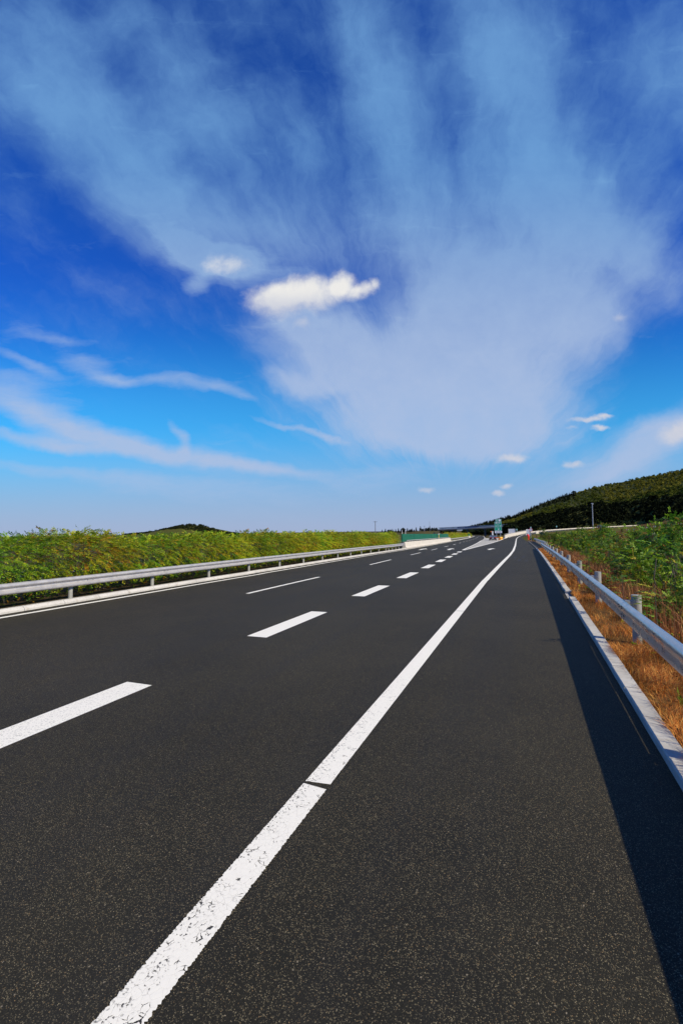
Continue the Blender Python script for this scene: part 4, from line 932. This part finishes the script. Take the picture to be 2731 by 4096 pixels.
SK = plain('skin', (.42,.24,.16), .5, var=.05); RED = plain('red_cloth', (.80,.022,.012), .75, var=.12, scale=10); HAIR = plain('dark_hair', (.012,.010,.010), .6); SHOE = plain('dark_shoe', (.02,.018,.018), .6)
hips = (0,0,.93); chest = (-.10,.20,1.32); neck = (-.17,.30,1.47); head = (-.22,.38,1.58)
def limb_leg(s, fy): return [((s*.10,.0,.88),.095),((s*.11,.03+fy*.5,.48),.065),((s*.11,.0+fy,.10),.045)]
body = [([(hips,.13),((-.04,.08,1.1),.125),(chest,.15),(neck,.055),((-.195,.335,1.525),.062),(head,.098),((-.235,.41,1.67),.07)], None)]
arms = []
for s in (-1,1):
    sh = (chest[0]+s*.20, chest[1]+.02, chest[2]+.06); el = (chest[0]+s*.26, chest[1]+.16, chest[2]-.20); wr = (chest[0]+s*.22, chest[1]+.34, chest[2]-.40); arms.append((sh, el, wr))
bc = list(body)
for s, fy in ((-1,-.06),(1,.14)): bc.append((limb_leg(s, fy)+[((s*.115,.14+fy,.045),.035)], 0))
for sh, el, wr in arms: bc.append(([(sh,.06),(el,.045),(wr,.03)], 2))
bo = skin('body', bc, SK, pe)
cl = [([(hips,.155),((-.04,.08,1.1),.15),(chest,.175),((-.14,.26,1.42),.10)], None)]
for s, fy in ((-1,-.06),(1,.14)): cl.append(([((s*.10,.0,.86),.115),((s*.11,.03+fy*.5,.48),.088),((s*.11,.0+fy,.13),.075)], 0))
for sh, el, wr in arms: cl.append(([(sh,.082),(el,.066),(tuple(np.array(wr)+np.array([0,-.02,.03])),.055)], 2))
skin('overalls', cl, RED, pe)
MB().lathe([(.001,.125),(.06,.115),(.1,.07),(.118,0),(.112,-.06),(.09,-.10)], (head[0], head[1]-.02, head[2]+.03), 16).build('hair', HAIR, pe, smooth=True)
for s, fy in ((-1,-.06),(1,.14)): MB().box((s*.115,.07+fy,.045), (.11,.28,.09), bev=.035).build('shoe', SHOE, pe, smooth=True)
for k, (sh, el, wr) in enumerate(arms):                 # hands: palm with five fingers
    w = Vector(wr); d = Vector((0,.45,-.9)).normalized(); sd = Vector((1,0,0)); s = -1 if k == 0 else 1; ch = [([(tuple(w),.026),(tuple(w+d*.05),.034),(tuple(w+d*.085),.034)], None)]
    for q, (o_, l) in enumerate(((-.028,.068),(-.010,.078),(.009,.074),(.027,.058))):
        b = w+d*.085+sd*o_; ch.append(([(tuple(b),.010),(tuple(b+d*l*.55),.009),(tuple(b+d*l*.9+Vector((0,-.018,0))),.008)], 2))
    b = w+d*.03-sd*s*.03; ch.append(([(tuple(b),.011),(tuple(b+d*.035-sd*s*.02),.010),(tuple(b+d*.062-sd*s*.024),.008)], 1)); skin('hand', ch, SK, pe, sub=1)
mb = MB()
for s in (-1,1): mb.lathe([(.001,-.03),(.014,-.015),(.016,.01),(.001,.03)], (head[0]+s*.10, head[1], head[2]), 8)
mb.tube([(head[0]-.005,head[1]+.09,head[2]+.01),(head[0]-.008,head[1]+.125,head[2]-.02)], [.012,.018], 8); mb.build('face_features', SK, pe, smooth=True)

# ------------------------------------------------------------------ sky and sun
SUN_H = Vector((1., -.30, 0)).normalized(); EL = R(37.2); SD = Vector((SUN_H.x*math.cos(EL), SUN_H.y*math.cos(EL), math.sin(EL)))
W = bpy.data.worlds.new('World'); SC.world = W; W.use_nodes = True; t = NT(W.node_tree)
out = t.n('ShaderNodeOutputWorld'); dirv = t.n('ShaderNodeTexCoord').outputs['Generated']
sky = t.n('ShaderNodeTexSky', sky_type='NISHITA', sun_disc=False, sun_elevation=EL, sun_rotation=math.atan2(SD.x, SD.y), air_density=1.0, dust_density=.15, ozone_density=2.0, altitude=200)
F0 = Vector((M[0,2], M[1,2], 0)).normalized(); R0 = Vector((F0.y, -F0.x, 0))
den = t.math('MAXIMUM', t.vmath('DOT_PRODUCT', dirv, tuple(F0)), .05); sepd = t.n('ShaderNodeSeparateXYZ', ins={0: dirv})
gx = t.math('DIVIDE', t.vmath('DOT_PRODUCT', dirv, tuple(R0)), den); gy = t.math('DIVIDE', sepd.outputs[2], den)
G = t.n('ShaderNodeCombineXYZ', ins={0: gx, 1: gy, 2: 0.}).outputs[0]
def G_of(xd, yd):                                       # picture position -> sky-map position
    v = ray(xd*1.7418, yd*1.7418); f = v[0]*F0.x+v[1]*F0.y; return ((v[0]*R0.x+v[1]*R0.y)/f, v[2]/f)
wn = t.noise(G, 2.6, 5, .6, col=True); wn2 = t.noise(G, 9., 4, .6, col=True)
def warp(v, n, a):
    c = t.vmath('SUBTRACT', n, (.5,.5,.5)); return t.n('ShaderNodeVectorMath', operation='MULTIPLY_ADD', ins={0: c, 1: (a,a,0), 2: v}).outputs[0]
GW = warp(warp(G, wn, .14), wn2, .035); GS = warp(warp(G, wn, .05), wn2, .035); GP = warp(warp(G, t.noise(G, 14., 4, .6, col=True), .03), t.noise(G, 40., 4, .6, col=True), .012)
def blob(v, x, y, rx, ry, ang, op, soft=0.):
    gx_, gy_ = G_of(x, y); s = 1.7418/F
    mp = t.n('ShaderNodeMapping', vector_type='TEXTURE', ins={'Vector': v, 'Location': (gx_,gy_,0), 'Rotation': (0,0,R(-ang)), 'Scale': (rx*s,ry*s,1)})
    return t.rng(t.vmath('LENGTH', mp.outputs[0]), soft, 1., op, 0.)
def total(v, L, op='ADD'):
    r = None
    for b in L:
        o = blob(v, *b); r = o if r is None else t.math(op, r, o)
    return r
VEIL = [(60,150,380,240,42,.44),(230,330,380,190,46,.52),(400,520,320,180,32,.60),(430,230,240,200,45,.35),(600,400,380,250,20,.34),(700,560,330,180,10,.42),(860,120,380,160,76,.50),(930,380,340,190,75,.46),(1010,580,300,220,60,.55),
        (1130,60,300,220,80,.45),(1200,280,400,260,82,.48),(1260,520,330,210,50,.55),(1390,420,300,230,40,.55),(1440,600,260,130,25,.42),(1520,200,240,240,60,.35),(300,60,380,140,10,.30),
        (930,890,470,270,6,.95),(1250,640,300,220,30,.40),(760,715,200,130,10,.42),(610,770,220,110,12,.30),(1460,720,220,150,-20,.34),(330,700,260,90,15,.20),(1500,560,220,120,30,.30),(1120,800,360,240,-15,.85),(1080,670,280,170,0,.55),(1210,960,240,170,0,.65),(1010,985,340,95,4,.70),(740,810,210,110,15,.50),(680,880,120,46,8,.55),(1340,760,170,130,-10,.45),
        (1470,1030,260,80,-24,.75),(1568,970,190,80,-24,.60),(1400,1090,330,70,-8,.45)]
STREAK = [(70,945,230,60,18,.75),(230,1000,250,56,13,.95),(420,1046,260,38,10,.95),(630,1080,230,24,9,.80),(60,1008,210,30,10,.75),(180,1028,170,24,5,.55),(415,985,56,20,40,.55),(432,1018,26,46,0,.55),(40,890,220,66,12,.55),(60,830,150,24,22,.6),(200,835,150,52,25,.5),(262,868,90,22,15,.5),(420,880,220,26,4,.55),(545,906,90,20,22,.55),(130,775,180,22,8,.30),
          (650,975,150,14,12,.60),(745,1000,90,15,20,.55),(300,1092,340,32,3,.5),(60,1075,210,24,5,.45),(870,1098,220,56,0,.45),(520,1128,380,46,3,.45),
          (440,585,130,70,18,.85),(525,602,120,66,0,.90),(448,655,56,36,-20,.75),(620,640,190,90,10,.45),(660,730,150,60,12,.5)]
PUFF = [(648,686,140,78,-3,1.,.0),(705,674,150,76,-5,1.,.0),(780,658,72,62,-30,.95,.0),(826,670,90,38,-14,.72,.0),(858,655,32,36,0,.62,.0),(692,742,44,32,0,.55,.0),(520,604,100,50,0,.52,.0),
        (1345,964,90,13,-4,.72,.0),(1385,957,50,11,0,.7,.0),(1375,981,44,10,0,.6,.0),(1312,984,40,11,0,.5,.0),(1172,1050,84,20,-2,.72,.0),(1315,1067,48,19,0,.7,.0),(1140,1134,36,17,0,.7,.0),(1158,1118,38,13,0,.6,.0),(980,1128,38,15,0,.6,.0),(1560,992,110,48,-14,.85,.0),(1416,730,44,24,0,.5,.0)]
nA = t.noise(GW, 4.2, 10, .60)
fx_, fy_ = G_of(1010, 1230); sg3 = t.n('ShaderNodeSeparateXYZ', ins={0: warp(GW, wn2, .03)})
fdx = t.math('SUBTRACT', sg3.outputs[0], fx_); fdy = t.math('SUBTRACT', sg3.outputs[1], fy_)
fth = t.math('ARCTAN2', fdx, fdy); frr = t.math('SQRT', t.math('ADD', t.math('MULTIPLY', fdx, fdx), t.math('MULTIPLY', fdy, fdy)))
nD = t.noise(t.n('ShaderNodeCombineXYZ', ins={0: t.math('MULTIPLY', fth, 3.2), 1: t.math('MULTIPLY', frr, .9), 2: 0.}).outputs[0], 4.2, 9, .62)
nB = t.noise(t.n('ShaderNodeMapping', ins={'Vector': GS, 'Rotation': (0,0,R(8)), 'Scale': (1.,4.5,1)}).outputs[0], 4.5, 9, .65)
nC = t.noise(GS, 15., 8, .66)
veil = t.math('SUBTRACT', total(GW, VEIL), t.rng(nA, .25, .75, .26, -.16, False)); veil = t.math('MAXIMUM', t.math('ADD', veil, t.rng(gy, .35, 1.0, .07, .33)), 0.); veil = t.math('MAXIMUM', t.math('SUBTRACT', veil, t.rng(nD, .28, .72, .17, -.14, False)), 0.)
streak = t.math('MAXIMUM', t.math('SUBTRACT', total(GS, STREAK), t.rng(nB, .28, .7, .38, -.12, False)), 0.)
puffv = t.math('SUBTRACT', total(GP, PUFF, 'MAXIMUM'), t.rng(nC, .3, .7, .30, .0, False)); puff = t.rng(puffv, .02, .72)
low = t.rng(gy, -.03, .24, .97, 0.); pale = t.rng(gy, .02, .46, .75, 0.)                        # thin high haze towards the horizon
cirrus = t.math('MULTIPLY', t.math('MINIMUM', t.math('ADD', t.rng(veil, 0., 1.05, 0., .94), streak), .95), t.rng(nC, .25, .75, .84, 1., False))
cir_col = t.mix(t.rng(gy, .25, .85), rgb(.40,.50,.71), rgb(.15,.34,.64))
puff_col = t.mix(t.math('ADD', t.rng(gy, G_of(700,718)[1], G_of(700,655)[1]), t.rng(nC, .3, .7, -.2, .2, False), clamp=True), rgb(.55,.58,.68), rgb(.80,.79,.77))
tint = t.mix(t.rng(gy, .08, .62), rgb(.10,.74,1.0), rgb(.065,.33,1.0)); graded = t.mix(1., sky.outputs[0], tint, 'MULTIPLY')
bg = t.n('ShaderNodeBackground', ins={'Color': graded, 'Strength': .14})
def over(sh, col, f): 
    b = t.n('ShaderNodeBackground', ins={'Color': col, 'Strength': 1.}); return t.n('ShaderNodeMixShader', ins={0: f, 1: sh, 2: b.outputs[0]}).outputs[0]
s = over(bg.outputs[0], rgb(.075,.37,.77), pale); s = over(s, rgb(.36,.42,.60), low); s = over(s, cir_col, cirrus); s = over(s, puff_col, puff)
W.node_tree.links.new(s, out.inputs[0])
W.cycles.sampling_method = 'MANUAL'; W.cycles.sample_map_resolution = 512
L = bpy.data.lights.new('sun', 'SUN'); L.energy = 5.0; L.angle = R(.53); L.color = (1., .895, .70)
lo = bpy.data.objects.new('sun', L); COL.objects.link(lo); lo.rotation_euler = SD.to_track_quat('Z', 'Y').to_euler(); lo.location = SD*50

# ------------------------------------------------------------------ camera
cam = bpy.data.cameras.new('camera'); co = bpy.data.objects.new('camera', cam); COL.objects.link(co); SC.camera = co
Rw = Matrix(((M[0,0], -M[0,1], -M[0,2]), (M[1,0], -M[1,1], -M[1,2]), (M[2,0], -M[2,1], -M[2,2])))
co.matrix_world = Matrix.Translation((0,0,H)) @ Rw.to_4x4()
cam.sensor_fit = 'VERTICAL'; cam.sensor_height = 36.; cam.sensor_width = 24.; cam.lens = F/4096*36; cam.clip_start = .05; cam.clip_end = 12000
SC.view_settings.view_transform = 'Standard'; SC.view_settings.look = 'None'; SC.view_settings.exposure = .08; SC.view_settings.gamma = 1.
SC.render.resolution_x, SC.render.resolution_y = 682, 1024
SC.cycles.max_bounces = 6; SC.cycles.transparent_max_bounces = 12
